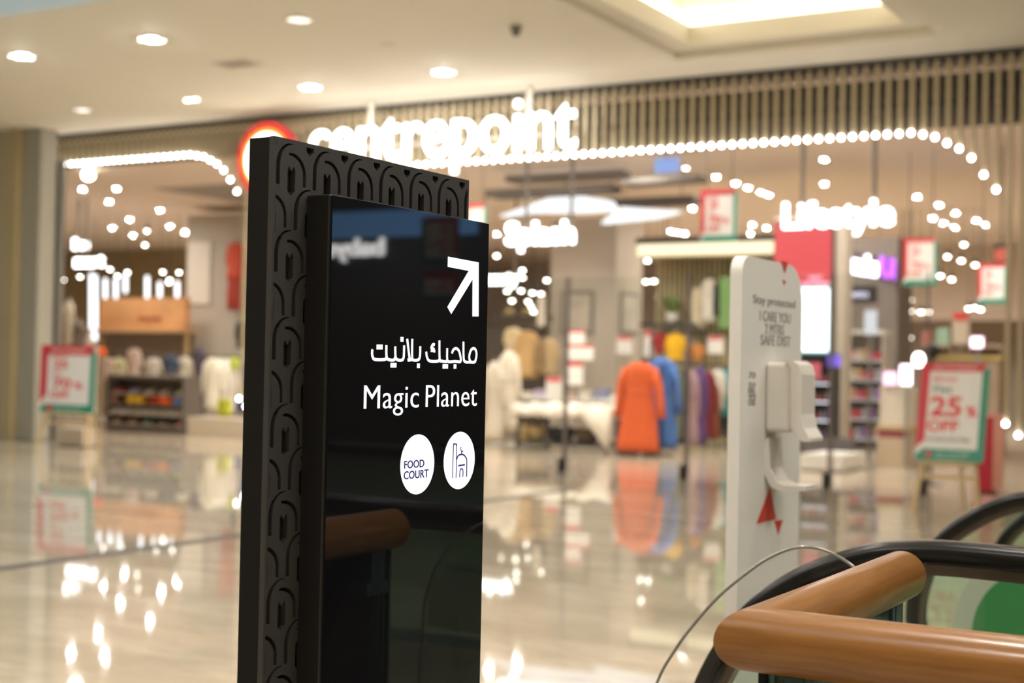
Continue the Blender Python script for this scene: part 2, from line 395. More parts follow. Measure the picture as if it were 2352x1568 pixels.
MB().bbox(p.x-0.16, p.x+0.16, p.y-0.09, p.y+0.09, ZC-0.02, ZC, 0.008).build('frame', M_white, t)
for s in (-1, 1): MB().lathe((p.x+s*0.075, p.y, ZC-0.02), [(0.05, 0), (0.045, -0.012), (0.02, -0.016)]).build('lamp', lamp('twin_lamp', (1, .95, .85), 5), t, True)
p = at_z(545, 145, ZC); t = thing('ceiling_vent', 'flat ceiling vent between the lit downlights', 'vent', (p.x, p.y, ZC))
MB().holes(rect(-0.3, 0.3, -0.2, 0.2), [rect(-0.25, 0.25, -0.15, 0.15)], (p.x, p.y, ZC-0.008), X_, Y_, Z_, 0.016).build('frame', plain((0.60, 0.52, 0.44)), t)
mb = MB()
for k in range(6): mb.box(p.x-0.25, p.x+0.25, p.y-0.14+k*0.05, p.y-0.115+k*0.05, ZC-0.012, ZC)
mb.build('louver', plain((0.45, 0.38, 0.32)), t)
p = at_z(1185, 60, ZC); t = thing('ceiling_sensor', 'small grey dome sensor hanging below the mall ceiling', 'sensor', (p.x, p.y, ZC))
MB().lathe((p.x, p.y, ZC), [(0.075, 0), (0.075, -0.03), (0.06, -0.04)]).build('base', plain((0.3, 0.27, 0.22)), t, True)
MB().lathe((p.x, p.y, ZC-0.04), [(0.055, 0), (0.055, -0.04), (0.035, -0.075), (0.01, -0.085)]).build('dome', plain((0.16, 0.14, 0.11), 0.3), t, True)
p = at_z(890, 105, ZC); tag(MB().lathe((p.x, p.y, ZC), [(0.09, 0), (0.085, -0.012), (0.02, -0.016)]).build('ceiling_speaker', plain((0.74, 0.69, 0.58)), None, True), 'flat round white ceiling speaker near the tray', 'speaker')

# ================================================================== SHOP FRONT SIGNS
YS = 17.55
# round logo
c = at_y(611, 365, YS); R0 = 0.60
t = thing('round_logo_sign', 'round illuminated red and yellow logo left of the big white letters', 'sign', (c.x, YS, c.z-R0))
MB().lathe((c.x, YS, c.z), [(R0, -0.10), (R0, 0.0), (R0-0.02, 0.01)], 48, 'y').build('housing', M_red, t, True)
MB().box(c.x-0.1, c.x+0.1, YS+0.09, YF+0.02, c.z-0.05, c.z+0.05).build('bracket', M_dark, t)
MB().lathe((c.x, YS, c.z), [(R0-0.005, 0.011), (0.475, 0.012)], 48, 'y').build('red_ring', lamp('logo_red', (1.0, 0.03, 0.025), 0.42), t)
MB().lathe((c.x, YS, c.z), [(0.485, 0.013), (0.40, 0.014)], 48, 'y').build('yellow_ring', lamp('logo_yellow', (1.0, 0.50, 0.01), 0.6), t)
MB().lathe((c.x, YS, c.z), [(0.42, 0.015), (0.01, 0.016)], 48, 'y').build('white_disc', lamp('logo_white', (1.0, 0.96, 0.80), 2), t)
# big letters
a = at_y(714, 425, YS); b = at_y(1330, 356, YS)
t = thing('shop_name_sign', 'big white illuminated letters of the shop name hung below the slats', 'sign', (a.x, YS, b.z))
for ch, pa, pb, py in (('centrepoint', 714, 1332, 350),):
    p = at_y(1322, 338, YS); l = at_y(712, 338, YS)
    MB().text(ch, (l.x, YS, p.z), X_, Z_, -Y_, w=p.x-l.x, h=0.80, extr=0.02, off=-0.003).build('letters', L_sign, t)
for px in (849, 1212):
    q = at_y(px, 300, YS); MB().box(q.x-0.045, q.x+0.045, YS+0.02, YS+0.06, q.z, ZC).build('hanger', plain((0.62, 0.58, 0.50), 0.4), t)
MB().box(l.x+0.1, p.x-0.1, YS+0.055, YS+0.10, p.z+0.20, p.z+0.24).build('support_rail', plain((0.35, 0.30, 0.24), 0.4), t)

def hung_sign(body, label, px0, px1, pyb, h, Y, rods, rz=0.0, extr=0.03, off=0.02, mat=L_sign, slope=0, ztop=ZS, name='hanging_sign'):
    a = at_y(px0, pyb, Y); b = at_y(px1, pyb, Y); w = b.x-a.x
    t = thing(name, label, 'sign', (a.x, Y, a.z))
    MB().text(body, (a.x, Y, a.z), X_, Z_, -Y_, w=w, h=h, extr=extr, off=off).build('letters', mat, t)
    if rods:
        MB().box(a.x, b.x, Y+0.03, Y+0.06, a.z+h*0.25, a.z+h*0.32).build('support_rail', M_dark, t)
        for px in rods:
            q = at_y(px, pyb, Y); MB().cyl((q.x, Y+0.045, a.z+h*0.3), (q.x, Y+0.045, ztop), 0.03, 8).build('hanger', plain((0.20, 0.17, 0.14), 0.4), t)
    return t
hung_sign('Splash', 'white glowing script sign hanging over the middle of the shop', 1163, 1318, 562, 0.34, 19.0, (1205, 1308), off=0.012)
hung_sign('Lifestyle', 'white glowing sign hanging in front of the red screen at the right', 1799, 2052, 524, 0.34, 18.7, (1840, 2005), off=0.012)
hung_sign('Shoe', 'small white glowing upper line of the two line sign in the left window', 168, 202, 572, 0.26, 25.4, (176, 194), off=0.02)
hung_sign('mart', 'small white glowing lower line of the two line sign in the left window', 172, 238, 613, 0.30, 25.0, (176, 194), off=0.02)
hung_sign('beauty', 'small white glowing sign right of the totem between the shop columns', 1100, 1190, 652, 0.26, 27.0, (1110, 1180), off=0.02)

# glass door leaves with dark clamps and edges
GX = [at_y(px, 1085, 17.72).x for px in (1000, 1296, 1576, 1906, 2130)]
for i in range(4):
    x0, x1 = GX[i]+0.02, GX[i+1]-0.02
    t = bpy.data.objects.new('door_%d' % (i+1), None); COL.objects.link(t); t.location = ((x0+x1)/2, 17.72, 0); struct(t)
    MB().box(x0+0.012, x1-0.012, 17.714, 17.726, 0.14, 2.75).build('pane', M_glass, t)
    for x in (x0, x1): MB().box(x-0.012, x+0.012, 17.708, 17.732, 0.02, 2.75).build('edge_seal', plain((0.16, 0.13, 0.12), 0.4), t)
    MB().box(x1-0.07, x1+0.02, 17.69, 17.75, 0.005, 0.2).build('clamp', M_black, t)

# ================================================================== TOTEM SIGN (in focus)
TXF = -1.495; TY0_, TY1_ = 1.784, 2.378; TZT = 1.8633
t = thing('wayfinding_totem', 'black wayfinding totem with relief patterned back panel and glossy screen', 'sign', ((TXF-0.02), (TY0_+TY1_)/2, 0))
M_tot = pm('totem_black_coat', (0.032, 0.029, 0.026), 0.5, var=0.08, scale=40)
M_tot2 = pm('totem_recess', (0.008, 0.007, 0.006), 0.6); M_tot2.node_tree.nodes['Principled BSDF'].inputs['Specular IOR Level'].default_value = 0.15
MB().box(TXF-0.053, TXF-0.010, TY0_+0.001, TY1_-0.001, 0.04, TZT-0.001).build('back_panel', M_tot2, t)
def arcpts(cx, cz, rx, rz, a0, a1, n=9): return [(cx+rx*math.cos(math.radians(a0+(a1-a0)*i/n)), cz+rz*math.sin(math.radians(a0+(a1-a0)*i/n))) for i in range(n+1)]
outg = arcpts(0, -0.0385, 0.0390, 0.0385, 84, 180) + [(-0.0388, -0.0705), (-0.0292, -0.0705)] + arcpts(0.004, -0.0385, 0.0332, 0.0366, 180, 92)
inng = arcpts(0.001, -0.052, 0.0372, 0.0365, 104, 0) + [(0.0382, -0.0690), (0.0305, -0.0690)] + arcpts(-0.0035, -0.052, 0.0338, 0.0315, 0, 96)
slot = [(-0.0098, -0.0785), (-0.0098, -0.0440), (-0.0065, -0.0370), (0, -0.0457), (0.0065, -0.0370), (0.0098, -0.0440), (0.0098, -0.0785), (0, -0.0870)]
def clip(poly, ax, v, keep_less):
    out = []; n = len(poly)
    for i in range(n):
        a, b = poly[i], poly[(i+1) % n]; ia = (a[ax] <= v) if keep_less else (a[ax] >= v); ib = (b[ax] <= v) if keep_less else (b[ax] >= v)
        if ia: out.append(a)
        if ia != ib:
            k = (v-a[ax])/(b[ax]-a[ax]); q = [a[0]+(b[0]-a[0])*k, a[1]+(b[1]-a[1])*k]; q[ax] = v; out.append(tuple(q))
    o2 = []
    for p in out:
        if not o2 or (abs(p[0]-o2[-1][0])+abs(p[1]-o2[-1][1])) > 2e-4: o2.append(p)
    return o2
PIT, ROWP = 0.0952, 0.0713
mbp = MB(); cuts = [TZT] + [1.857-ROWP*q-0.012 for q in range(2, 25, 2)] + [0.04]
for zt_, zb_ in zip(cuts, cuts[1:]):
    inner = []
    for r in range(-1, 25):
        z0 = 1.857-ROWP*r
        for k in range(-1, 8):
            yc = 1.829+PIT*k + (PIT/2 if r % 2 else 0)
            if r > 2 and yc > 1.95: continue
            for sh in (outg, inng, slot):
                pl = [(yc+y, z0+z) for y, z in sh]
                for ax, v, kl in ((0, TY0_+0.006, False), (0, TY1_-0.005, True), (1, min(zt_-0.00012, TZT-0.007), True), (1, max(zb_+0.00012, 0.07), False)):
                    if pl: pl = clip(pl, ax, v, kl)
                if len(pl) >= 3:
                    ar = abs(sum(pl[i][0]*pl[(i+1) % len(pl)][1]-pl[(i+1) % len(pl)][0]*pl[i][1] for i in range(len(pl))))/2
                    if ar > 6e-6: inner.append(pl)
    mbp.holes([(TY0_, zb_), (TY1_, zb_), (TY1_, zt_), (TY0_, zt_)], inner, (TXF-0.005, 0, 0), Y_, Z_, X_, 0.010)
mbp.build('relief_panel', M_tot, t)
MB().bbox(TXF-0.12, TXF+0.12, TY0_-0.02, TY1_+0.02, 0, 0.04, 0.006).build('base_plate', M_black, t)
SX = -1.445; SY0, SY1, SZT = 1.872, 2.376, 1.777
MB().bbox(TXF-0.004, SX-0.003, SY0, SY1, 0.12, SZT, 0.003, 2).build('screen_housing', pm('housing_black', (0.010, 0.009, 0.008), 0.35), t)
M_scr = pm('screen_black_glass', (0.006, 0.006, 0.007), 0.02, var=0.0); M_scr.node_tree.nodes['Principled BSDF'].inputs['IOR'].default_value = 1.6
scr = MB().box(SX-0.0035, SX, SY0+0.004, SY1-0.001, 0.125, SZT-0.002).build('screen', M_scr, t)
L_txt = lamp('screen_white', (0.90, 0.91, 1.0), 0.62)
L_ink = pm('screen_ink', (0.02, 0.02, 0.12), 0.5, es=0.05, ecol=(0.10, 0.08, 0.45))
def sp(px, py): v = at_x(px, py, SX); return (v.y, v.z)
z6 = lambda x, y: sp(820+x/4.0219, 760+y/4.0205)
z5 = lambda x, y: sp(740+x/4.356, 440+y/4.356)
O = (SX, 0, 0); D = 0.0008
MB().prism([z5(1258, 650), z5(1563, 708), z5(1562, 1248), z5(1503, 1248), z5(1505, 872), z5(1290, 1222), z5(1252, 1153), z5(1466, 792), z5(1256, 752)], O, Y_, Z_, X_, D).build('arrow', L_txt, scr)
ym0, ym1 = z6(62, 705), z6(1104, 693)
zb = (z6(70, 716)[1]+z6(1085, 693)[1])/2; zt = z6(130, 497)[1]
for tx, xa, xb in (('Magic', 62, 567), ('Planet', 633, 1104)):
    qa, qb = z6(xa, 705), z6(xb, 700)
    MB().text(tx, (SX+D/2, qa[0], zb), Y_, Z_, X_, w=qb[0]-qa[0], h=zt-zb, extr=D/2, off=-0.006, space=1.04).build('latin_lettering', L_txt, scr)
mbt = MB(); WS = 0.0052
for st in ([(1085, 285), (1050, 285), (1035, 240), (1050, 180), (1075, 160), (1095, 175), (1103, 215), (1095, 265), (1082, 287), (1040, 287), (1000, 284), (984, 250), (982, 98)],
           [(876, 206), (886, 178), (910, 160), (935, 175), (950, 215), (955, 280), (905, 280), (850, 284), (832, 262), (832, 158)],
           [(832, 262), (822, 282), (780, 276), (762, 258), (760, 86)], [(760, 258), (745, 278), (670, 276), (645, 240), (638, 190)],
           [(716, 128), (703, 123), (690, 140), (686, 158), (705, 163), (688, 178), (720, 186)],
           [(583, 140), (580, 230), (565, 265), (520, 268), (508, 240), (509, 72)], [(508, 258), (488, 268), (468, 268), (500, 262)], [(462, 72), (486, 268)],
           [(434, 132), (430, 240), (412, 268), (375, 266), (355, 240), (352, 142)], [(352, 240), (340, 266), (300, 266), (272, 240), (270, 130)], [(270, 240), (255, 262), (165, 262), (142, 235), (138, 195), (142, 170)]):
    pts = [z6(*q) for q in st]; pts = [(v.x, v.y) for v in smooth_pts([(q[0], q[1], 0) for q in pts], 4)] if len(st) > 2 else pts
    mbt.stroke(pts, WS, O, Y_, Z_, X_, D)
for q in ((414, 76), (194, 147), (221, 147), (322, 315), (349, 315), (566, 320), (802, 326), (827, 326), (904, 327)):
    y, z = z6(*q); mbt.box(SX, SX+D, y-0.0042, y+0.0042, z-0.0042, z+0.0042)
mbt.build('arabic_lettering', L_txt, scr)
def circ(cx, cy, top, bot, name):
    y, z = z6(cx, cy); r = (z6(cx, top)[1]-z6(cx, bot)[1])/2
    return MB().prism([(y+r*math.cos(2*PI*k/64), z+r*math.sin(2*PI*k/64)) for k in range(64)], O, Y_, Z_, X_, D).build(name, L_txt, scr), y, z, r
d1, y1, z1, r1 = circ(558, 1230, 953, 1505, 'food_court_disc')
d2, y2, z2, r2 = circ(945, 1194, 930, 1458, 'prayer_room_disc')
O2 = (SX+D, 0, 0)
mbt = MB()
for tx, xa, xb, yb, yt in (('FOOD', 431, 616, 1267, 1196), ('COURT', 427, 655, 1363, 1290)):
    qa, qb = z6(xa, yb), z6(xb, yb-10); mbt.text(tx, (SX+D+0.0003, qa[0], (qa[1]+qb[1])/2), Y_, Z_, X_, w=qb[0]-qa[0], h=z6(xa, yt)[1]-qa[1], extr=0.0003, off=0.012)
mbt.build('lettering', L_ink, d1)
L_ink2 = pm('screen_thin_ink', (0.3, 0.35, 0.4), 0.5, es=0.55, ecol=(0.7, 0.78, 0.85))
mbt = MB()
for st in ([(628, 1075), (628, 1125), (636, 1140), (646, 1125), (648, 1075)], [(636, 1075), (636, 1120)], [(631, 1140), (630, 1245), (640, 1245), (641, 1140)],
           [(660, 1170), (659, 1080), (665, 1067), (671, 1080), (670, 1240), (663, 1240), (662, 1180)]):
    mbt.stroke([z6(*q) for q in st], 0.0011, O2, Y_, Z_, X_, 0.0004)
mbt.build('cutlery_icon', L_ink2, d1)
mbt = MB()
for st, w in (([(880, 1358), (886, 1070), (893, 1047), (902, 1041), (912, 1048), (917, 1072), (910, 1355)], 0.0024),
              ([(917, 1185), (928, 1155), (945, 1142), (965, 1138), (985, 1146), (1003, 1170), (1010, 1200), (1008, 1345)], 0.0030),
              ([(932, 1242), (992, 1234)], 0.0032), ([(944, 1350), (947, 1292), (954, 1275), (962, 1271), (971, 1277), (975, 1292), (974, 1346)], 0.0027),
              ([(962, 1138), (962, 1112)], 0.0026), ([(957, 1068), (955, 1085), (958, 1102), (966, 1112), (977, 1106)], 0.0022)):
    pts = [z6(*q) for q in st]
    if len(st) > 4: pts = [(v.x, v.y) for v in smooth_pts([(q[0], q[1], 0) for q in pts], 4)]
    mbt.stroke(pts, w, O2, Y_, Z_, X_, 0.0004)
mbt.build('mosque_icon', L_ink, d2)

# ================================================================== WOODEN GUARD RAIL
M_beech = wood_mat('beech_rail', (0.205, 0.078, 0.010), (0.28, 0.118, 0.020), 0.32)
P0 = at_d(1735, 1468, 2.24); RR = 0.0505; RZ = P0.z
t = thing('guard_rail', 'varnished beech guard rail with mitred corner on glass panels', 'railing', (P0.x, P0.y, 0))
def rail_bar(dirv, length, end_round):
    # along local x, mitred start
    mb = MB(); seg = 40; r0 = []; r1 = []
    for k in range(seg):
        a = 2*PI*k/seg; y, z = math.cos(a)*RR, math.sin(a)*RR
        r0.append((y if dirv == 'x' else -y, y, z)); r1.append((length-0.006, y, z))
    rings = [r0] + [[(a[0]+(b[0]-a[0])*f, a[1], a[2]) for a, b in zip(r0, r1)] for f in (0.03, 0.5, 1.0)]
    rings.append([(length, y*0.93, z*0.93) for _, y, z in r1])
    mb.ring_loft(rings, False, True)
    o = mb.build('rail_bar', M_beech, None, True, org=(0, 0, 0)); o.parent = t; o.location = (0, 0, RZ)
    if dirv == 'y': o.rotation_euler = (0, 0, PI/2)
    for p in o.data.polygons:
        if len(p.vertices) > 4: p.use_smooth = False
    return o
rail_bar('x', 2.2, False); rail_bar('y', 0.87, True)
for k, b in enumerate(((P0.x+0.035, P0.x+1.1, P0.y-0.008, P0.y+0.008), (P0.x+1.12, P0.x+2.2, P0.y-0.008, P0.y+0.008), (P0.x-0.008, P0.x+0.008, P0.y+0.035, P0.y+0.84))):
    MB().bbox(*b, 0.03, RZ-0.035, 0.002, 1).build('glass_panel', M_glass2, t)
M_edge = pm('glass_edge', (0.03, 0.09, 0.075), 0.12)
MB().box(P0.x+0.028, P0.x+0.035, P0.y-0.008, P0.y+0.008, 0.03, RZ-0.035).build('glass_edge', M_edge, t)
MB().box(P0.x-0.008, P0.x+0.008, P0.y+0.84, P0.y+0.846, 0.03, RZ-0.035).build('glass_edge', M_edge, t)
MB().bbox(P0.x+0.05, P0.x+0.085, P0.y-0.016, P0.y+0.016, RZ-0.13, RZ-0.045, 0.004).build('saddle_bracket', pm('dark_bracket', (0.03, 0.05, 0.045), 0.3, 0.6), t)
MB().bbox(P0.x-0.016, P0.x+0.016, P0.y+0.76, P0.y+0.81, RZ-0.14, RZ-0.045, 0.006).build('saddle_bracket', pm('blue_steel', (0.10, 0.17, 0.20), 0.25, 0.8), t)
MB().bbox(P0.x-0.016, P0.x+0.03, P0.y+0.74, P0.y+0.83, RZ-0.16, RZ-0.125, 0.006).build('saddle_bracket', MATS['blue_steel'], t)
MB().box(P0.x-0.03, P0.x+2.2, P0.y-0.03, P0.y+0.03, 0, 0.12).box(P0.x-0.03, P0.x+0.03, P0.y-0.03, P0.y+0.85, 0, 0.12).build('base_channel', M_steel, t)
# clear rounded shield behind the rail
YG = P0.y+0.99
shp = [at_y(px, py, YG) for px, py in ((1440, 1760), (1508, 1568), (1545, 1500), (1580, 1450), (1640, 1380), (1700, 1327), (1765, 1281), (1830, 1257), (1890, 1262), (1950, 1294), (2005, 1345), (2046, 1398), (2066, 1440), (2090, 1540), (2098, 1760))]
shp = smooth_pts(shp, 5); zb0 = 0.04
pl = [(p.x, p.z) for p in shp]; pl = [(pl[0][0]-0.02, zb0)] + pl + [(pl[-1][0]+0.01, zb0)]
t = thing('clear_shield', 'rounded clear acrylic guard with a thin grey edge behind the wooden rail', 'guard', (sum(p[0] for p in pl)/len(pl), YG, 0))
MB().prism(pl, (0, YG, 0), X_, Z_, Y_, 0.004).build('panel', glass_mat('acrylic', (0.985, 0.985, 0.98), 0.93), t)
MB().tube([Vector((p[0], YG+0.002, p[1])) for p in pl], 0.0036, 8).build('edge_trim', pm('edge_grey', (0.30, 0.29, 0.26), 0.25, 0.6), t, True)
MB().bbox(pl[0][0]-0.02, pl[-1][0]+0.02, YG-0.03, YG+0.034, 0, 0.05, 0.005).build('foot', M_steel, t)

# ================================================================== ESCALATOR BALUSTRADES
M_rub = pm('handrail_rubber', (0.007, 0.006, 0.005), 0.26, var=0.05); M_rub.node_tree.nodes['Principled BSDF'].inputs['Specular IOR Level'].default_value = 0.3
M_bronze = pm('handrail_guide', (0.13, 0.10, 0.075), 0.32, 0.7)
def balustrade(pix, Y, label, hw, sticker=False, xend=1.6):
    cl = [at_y(px, py, Y) for px, py in pix]; cl = smooth_pts(cl, 5)
    zt = cl[0].z
    cl = [Vector((xend, Y, zt))] + cl
    lo = cl[-1]
    cl += [lo+Vector((0.02, 0, -0.10)), lo+Vector((0.09, 0, -0.19)), lo+Vector((0.2, 0, -0.25))]
    t = thing('escalator_balustrade', label, 'escalator', (lo.x+0.3, Y, 0), None)
    # belt: C shaped section swept along the line
    rings = []
    for i, p in enumerate(cl):
        tt = (cl[min(i+1, len(cl)-1)]-cl[max(i-1, 0)]).normalized(); nn = Vector((-tt.z, 0, tt.x))
        if nn.z < 0 and i < 3: nn = -nn
        nn = Vector((tt.z, 0, -tt.x)) if Vector((tt.z, 0, -tt.x)).dot(Vector((-0.3, 0, 0.6))) > 0 else Vector((-tt.z, 0, tt.x))
        sec = [(-1, -0.62), (-1, 0.12), (-0.82, 0.50), (-0.4, 0.62), (0.4, 0.62), (0.82, 0.50), (1, 0.12), (1, -0.62)]
        rings.append([p + Y_*(a*hw) + nn*(b*hw) for a, b in sec])
    MB().ring_loft(rings).build('handrail', M_rub, t, True)
    rings = []
    for i, p in enumerate(cl):
        tt = (cl[min(i+1, len(cl)-1)]-cl[max(i-1, 0)]).normalized()
        nn = Vector((tt.z, 0, -tt.x)) if Vector((tt.z, 0, -tt.x)).dot(Vector((-0.3, 0, 0.6))) > 0 else Vector((-tt.z, 0, tt.x))
        rings.append([p + Y_*(a*hw) + nn*(b*hw) for a, b in ((-0.55, -1.25), (-0.55, -0.5), (0.55, -0.5), (0.55, -1.25))])
    MB().ring_loft(rings).build('guide_track', M_bronze, t)
    pl = [(p.x+0.0, p.z-hw*0.9) for p in cl]; pl = [(xend, 0.33)] + [q for q in pl if q[1] > 0.33] + [(cl[-1].x+0.05, 0.33)]
    pl = [(xend, 0.33), (xend, zt-hw)] + [(p.x+hw*0.6, p.z-hw*0.9) for p in cl[1:-3]] + [(lo.x+0.25, 0.33)]
    gp = MB().prism(pl, (0, Y-0.005, 0), X_, Z_, Y_, 0.010).build('glass_panel', M_glass2, t)
    MB().bbox(lo.x+0.12, xend, Y-0.11, Y+0.11, 0, 0.33, 0.015).build('skirt_deck', M_steel, t)
    if sticker:
        c = at_y(2402, 1472, Y-0.012); 
        s = MB().lathe((c.x, Y-0.008, c.z), [(0.315, 0), (0.315, 0.0012)], 64, 'y').build('round_sticker', plain((0.40, 0.39, 0.34), 0.5), t); s['label'] = 'pale grey round sticker with a green disc'
        MB().lathe((c.x, Y-0.0095, c.z), [(0.245, 0), (0.245, 0.0008)], 64, 'y').build('green_disc', plain((0.035, 0.19, 0.06), 0.5), s)
    return t
B1 = ((2352, 1284), (2250, 1274), (2160, 1267), (2080, 1267), (2007, 1273), (1916, 1297), (1840, 1328), (1775, 1368), (1722, 1414), (1668, 1487), (1640, 1535), (1620, 1580), (1604, 1640), (1600, 1700))
balustrade(B1, 3.42, 'nearest escalator handrail, thick black belt just behind the wooden rail', 0.043)
B2 = ((2480, 1128), (2410, 1135), (2352, 1144), (2320, 1150), (2266, 1170), (2212, 1200), (2170, 1232), (2138, 1270), (2115, 1315), (2100, 1370), (2096, 1420))
balustrade(B2, 5.12, 'black escalator handrail arching up behind the nearest one', 0.036, True)
B3 = ((2560, 1106), (2490, 1112), (2440, 1128), (2395, 1155), (2352, 1190), (2322, 1217), (2300, 1247), (2284, 1290), (2276, 1330))
balustrade(B3, 6.9, 'farthest black escalator handrail, steep piece at the right picture edge', 0.036)

# ================================================================== SANITISER STAND
SXX = -1.464; a = at_x(1702, 800, SXX); b = at_x(1841, 800, SXX); y0, y1 = a.y, b.y
zt = at_x(1712, 586, SXX).z
t = thing('sanitiser_stand', 'tall white hand sanitiser stand with rounded top beside the escalators', 'stand', (SXX-0.03, (y0+y1)/2, 0))
prof = [(y0, 0.02), (y0, zt-0.05)] + [(y0+0.05-0.05*math.cos(math.radians(k*15)), zt-0.05+0.05*math.sin(math.radians(k*15))) for k in range(1, 7)]
prof += [(y1-0.12+0.12*math.sin(math.radians(k*15)), zt-0.12+0.12*math.cos(math.radians(k*15))) for k in range(0, 7)] + [(y1, 0.02)]
MB().prism(prof, (SXX, 0, 0), Y_, Z_, -X_, 0.036).build('board', pm('stand_white', (0.70, 0.68, 0.63), 0.45, var=0.02), t)
MB().bbox(SXX-0.2, SXX+0.2, y0-0.02, y1+0.02, 0, 0.02, 0.004).build('foot_plate', M_steel, t)
xw = lambda px, py: (at_x(px, py, SXX).y, at_x(px, py, SXX).z)
mb = MB()
for tx, pa, pb, py, h in (('Stay protected', 1730, 1826, 688, 0.024), ('I CARE YOU', 1745, 1815, 724, 0.030), ('2 MTRS', 1757, 1800, 752, 0.030), ('SAFE DIST', 1747, 1815, 778, 0.030)):
    qa, qb = xw(pa, py), xw(pb, py+8); mb.text(tx, (SXX+0.0008, (qa[0]+qb[0])/2, (qa[1]+qb[1])/2-h/2), Y_, Z_, X_, w=qb[0]-qa[0], h=h, extr=0.0005, off=0.0, anchor='c')
mb.build('lettering', plain((0.20, 0.19, 0.17), 0.6), t)
mb = MB()
for tx, py in (('70', 858), ('to', 878), ('KILL', 893), ('99', 908), ('USE', 921)):
    q = xw(1727, py); mb.text(tx, (SXX+0.0008, q[0], q[1]-0.012), Y_, Z_, X_, w=0.055, h=0.017, extr=0.0005, anchor='c')
mb.build('side_lettering', plain((0.16, 0.15, 0.14), 0.6), t)
mb = MB()
for tri in (((1768, 1118), (1737, 1203), (1782, 1192)), ((1778, 1196), (1798, 1193), (1787, 1228)), ((1793, 598), (1810, 602), (1802, 628)), ((1797, 642), (1805, 646), (1801, 655))):
    MB().prism([xw(*q) for q in tri], (SXX, 0, 0), Y_, Z_, X_, 0.0012).build('red_decal', plain((0.55, 0.05, 0.03), 0.5), t)
mb.bm.free()
qa, qb = xw(1762, 822), xw(1838, 1000)
zt_, zb_ = xw(1790, 828)[1], xw(1790, 1000)[1]; yd = xw(1757, 900)[0]
dp = MB().bbox(SXX, SXX+0.08, yd, yd+0.115, zb_+0.015, zt_-0.006, 0.012, 3).build('dispenser_body', pm('dispenser_white', (0.68, 0.64, 0.57), 0.35, var=0.02), t)
prf = [(0.06, zt_), (0.085, zt_), (0.104, zt_-0.012), (0.112, zt_-0.04), (0.112, zb_+0.07), (0.120, zb_+0.03), (0.138, zb_+0.002), (0.138, zb_-0.008), (0.118, zb_-0.008), (0.098, zb_+0.004), (0.082, zb_+0.03), (0.078, zt_-0.02)]
MB().prism(prf, (SXX, yd-0.004, 0), X_, Z_, Y_, 0.123).build('front_cover', MATS['dispenser_white'], t)
tz = xw(1765, 1120)[1]; tz1 = xw(1765, 1005)[1]
prf = [(0.0, tz1), (0.012, tz1), (0.016, tz+0.06), (0.035, tz+0.022), (0.06, tz+0.012), (0.125, tz+0.014), (0.125, tz), (0.05, tz-0.004), (0.02, tz+0.006), (0, tz+0.04)]
MB().prism(prf, (SXX, yd+0.01, 0), X_, Z_, Y_, 0.11).build('drip_tray', MATS['dispenser_white'], t)

# ================================================================== PROMOTION POSTERS
def poster(t, w, h, lines, M, head='', foot=''):
    """poster built in local x (0..w), z (0..h), front at -y; M places it; meshes are parented to t"""
    def put(mb, name, mat, p=None): 
        mb.xf(M); return mb.build(name, mat, p or t)
    bd = put(MB().box(0, w, 0, 0.018, 0, h), 'board', M_card)
    k = 0.125*w
    O = Vector((0, -0.001, 0)); N = -Y_
    put(MB().prism([(0, h), (0.98*w, h), (0.90*w, h-k), (k, h-k), (k, 0.13*h+k*0.9), (0, 0.13*h)], O, X_, Z_, N, 0.004), 'red_band', M_red, bd)
    put(MB().prism([(w, h-0.02*h), (w, 0), (k*0.2, 0), (0, 0.045*h), (k*0.9, 0.12*h), (0.90*w, 0.12*h), (0.90*w, h-k*1.0)], O, X_, Z_, N, 0.004), 'green_band', M_green, bd)
    mb = MB(); mg = MB(); O2 = Vector((0, -0.0015, 0))
    for tx, cx, z, hh, ww, c in lines:
        (mb if c == 'r' else mg).text(tx, (cx*w, -0.0015, z*h), X_, Z_, N, w=ww*w, h=hh*h, extr=0.001, off=0.03 if hh > .08 else 0.012, anchor='c')
    put(mb, 'red_lettering', M_redtext, bd)
    if any(l[5] == 'g' for l in lines): put(mg, 'grey_lettering', M_greytext, bd)
    else: mg.bm.free()
    mw = MB()
    if head: mw.text(head, (0.5*w, -0.0052, h-k*0.72), X_, Z_, N, w=0.62*w, h=k*0.42, extr=0.0008, anchor='c')
    if foot:
        mw.text(foot, (0.55*w, -0.0052, 0.065*h), X_, Z_, N, w=0.5*w, h=0.022*h, extr=0.0008, anchor='c')
        mw.text('centrepoint', (0.52*w, -0.0052, 0.022*h), X_, Z_, N, w=0.44*w, h=0.022*h, extr=0.0008, anchor='c')
        put(MB().lathe((0.20*w, -0.005, 0.062*h), [(0.045*w, 0), (0.045*w, 0.001)], 20, 'y'), 'round_emblem', M_redtext, bd)
    if head or foot: put(mw, 'white_lettering', M_card, bd)
    else: mw.bm.free()
    return bd
L_25 = [('MEGA SALE', .36, .815, .045, .34, 'r'), ('Flat', .34, .70, .065, .28, 'g'), ('25', .40, .46, .19, .46, 'r'), ('%', .78, .46, .10, .16, 'r'), ('OFF', .38, .30, .11, .46, 'r'), ('ON SELECTED ITEMS', .47, .20, .035, .62, 'g')]
L_70 = [('SALE', .34, .82, .05, .26, 'r'), ('25', .36, .66, .12, .26, 'r'), ('TO', .30, .54, .07, .16, 'r'), ('70', .40, .36, .14, .34, 'r'), ('%', .70, .36, .09, .16, 'r'), ('OFF', .36, .21, .10, .34, 'r')]
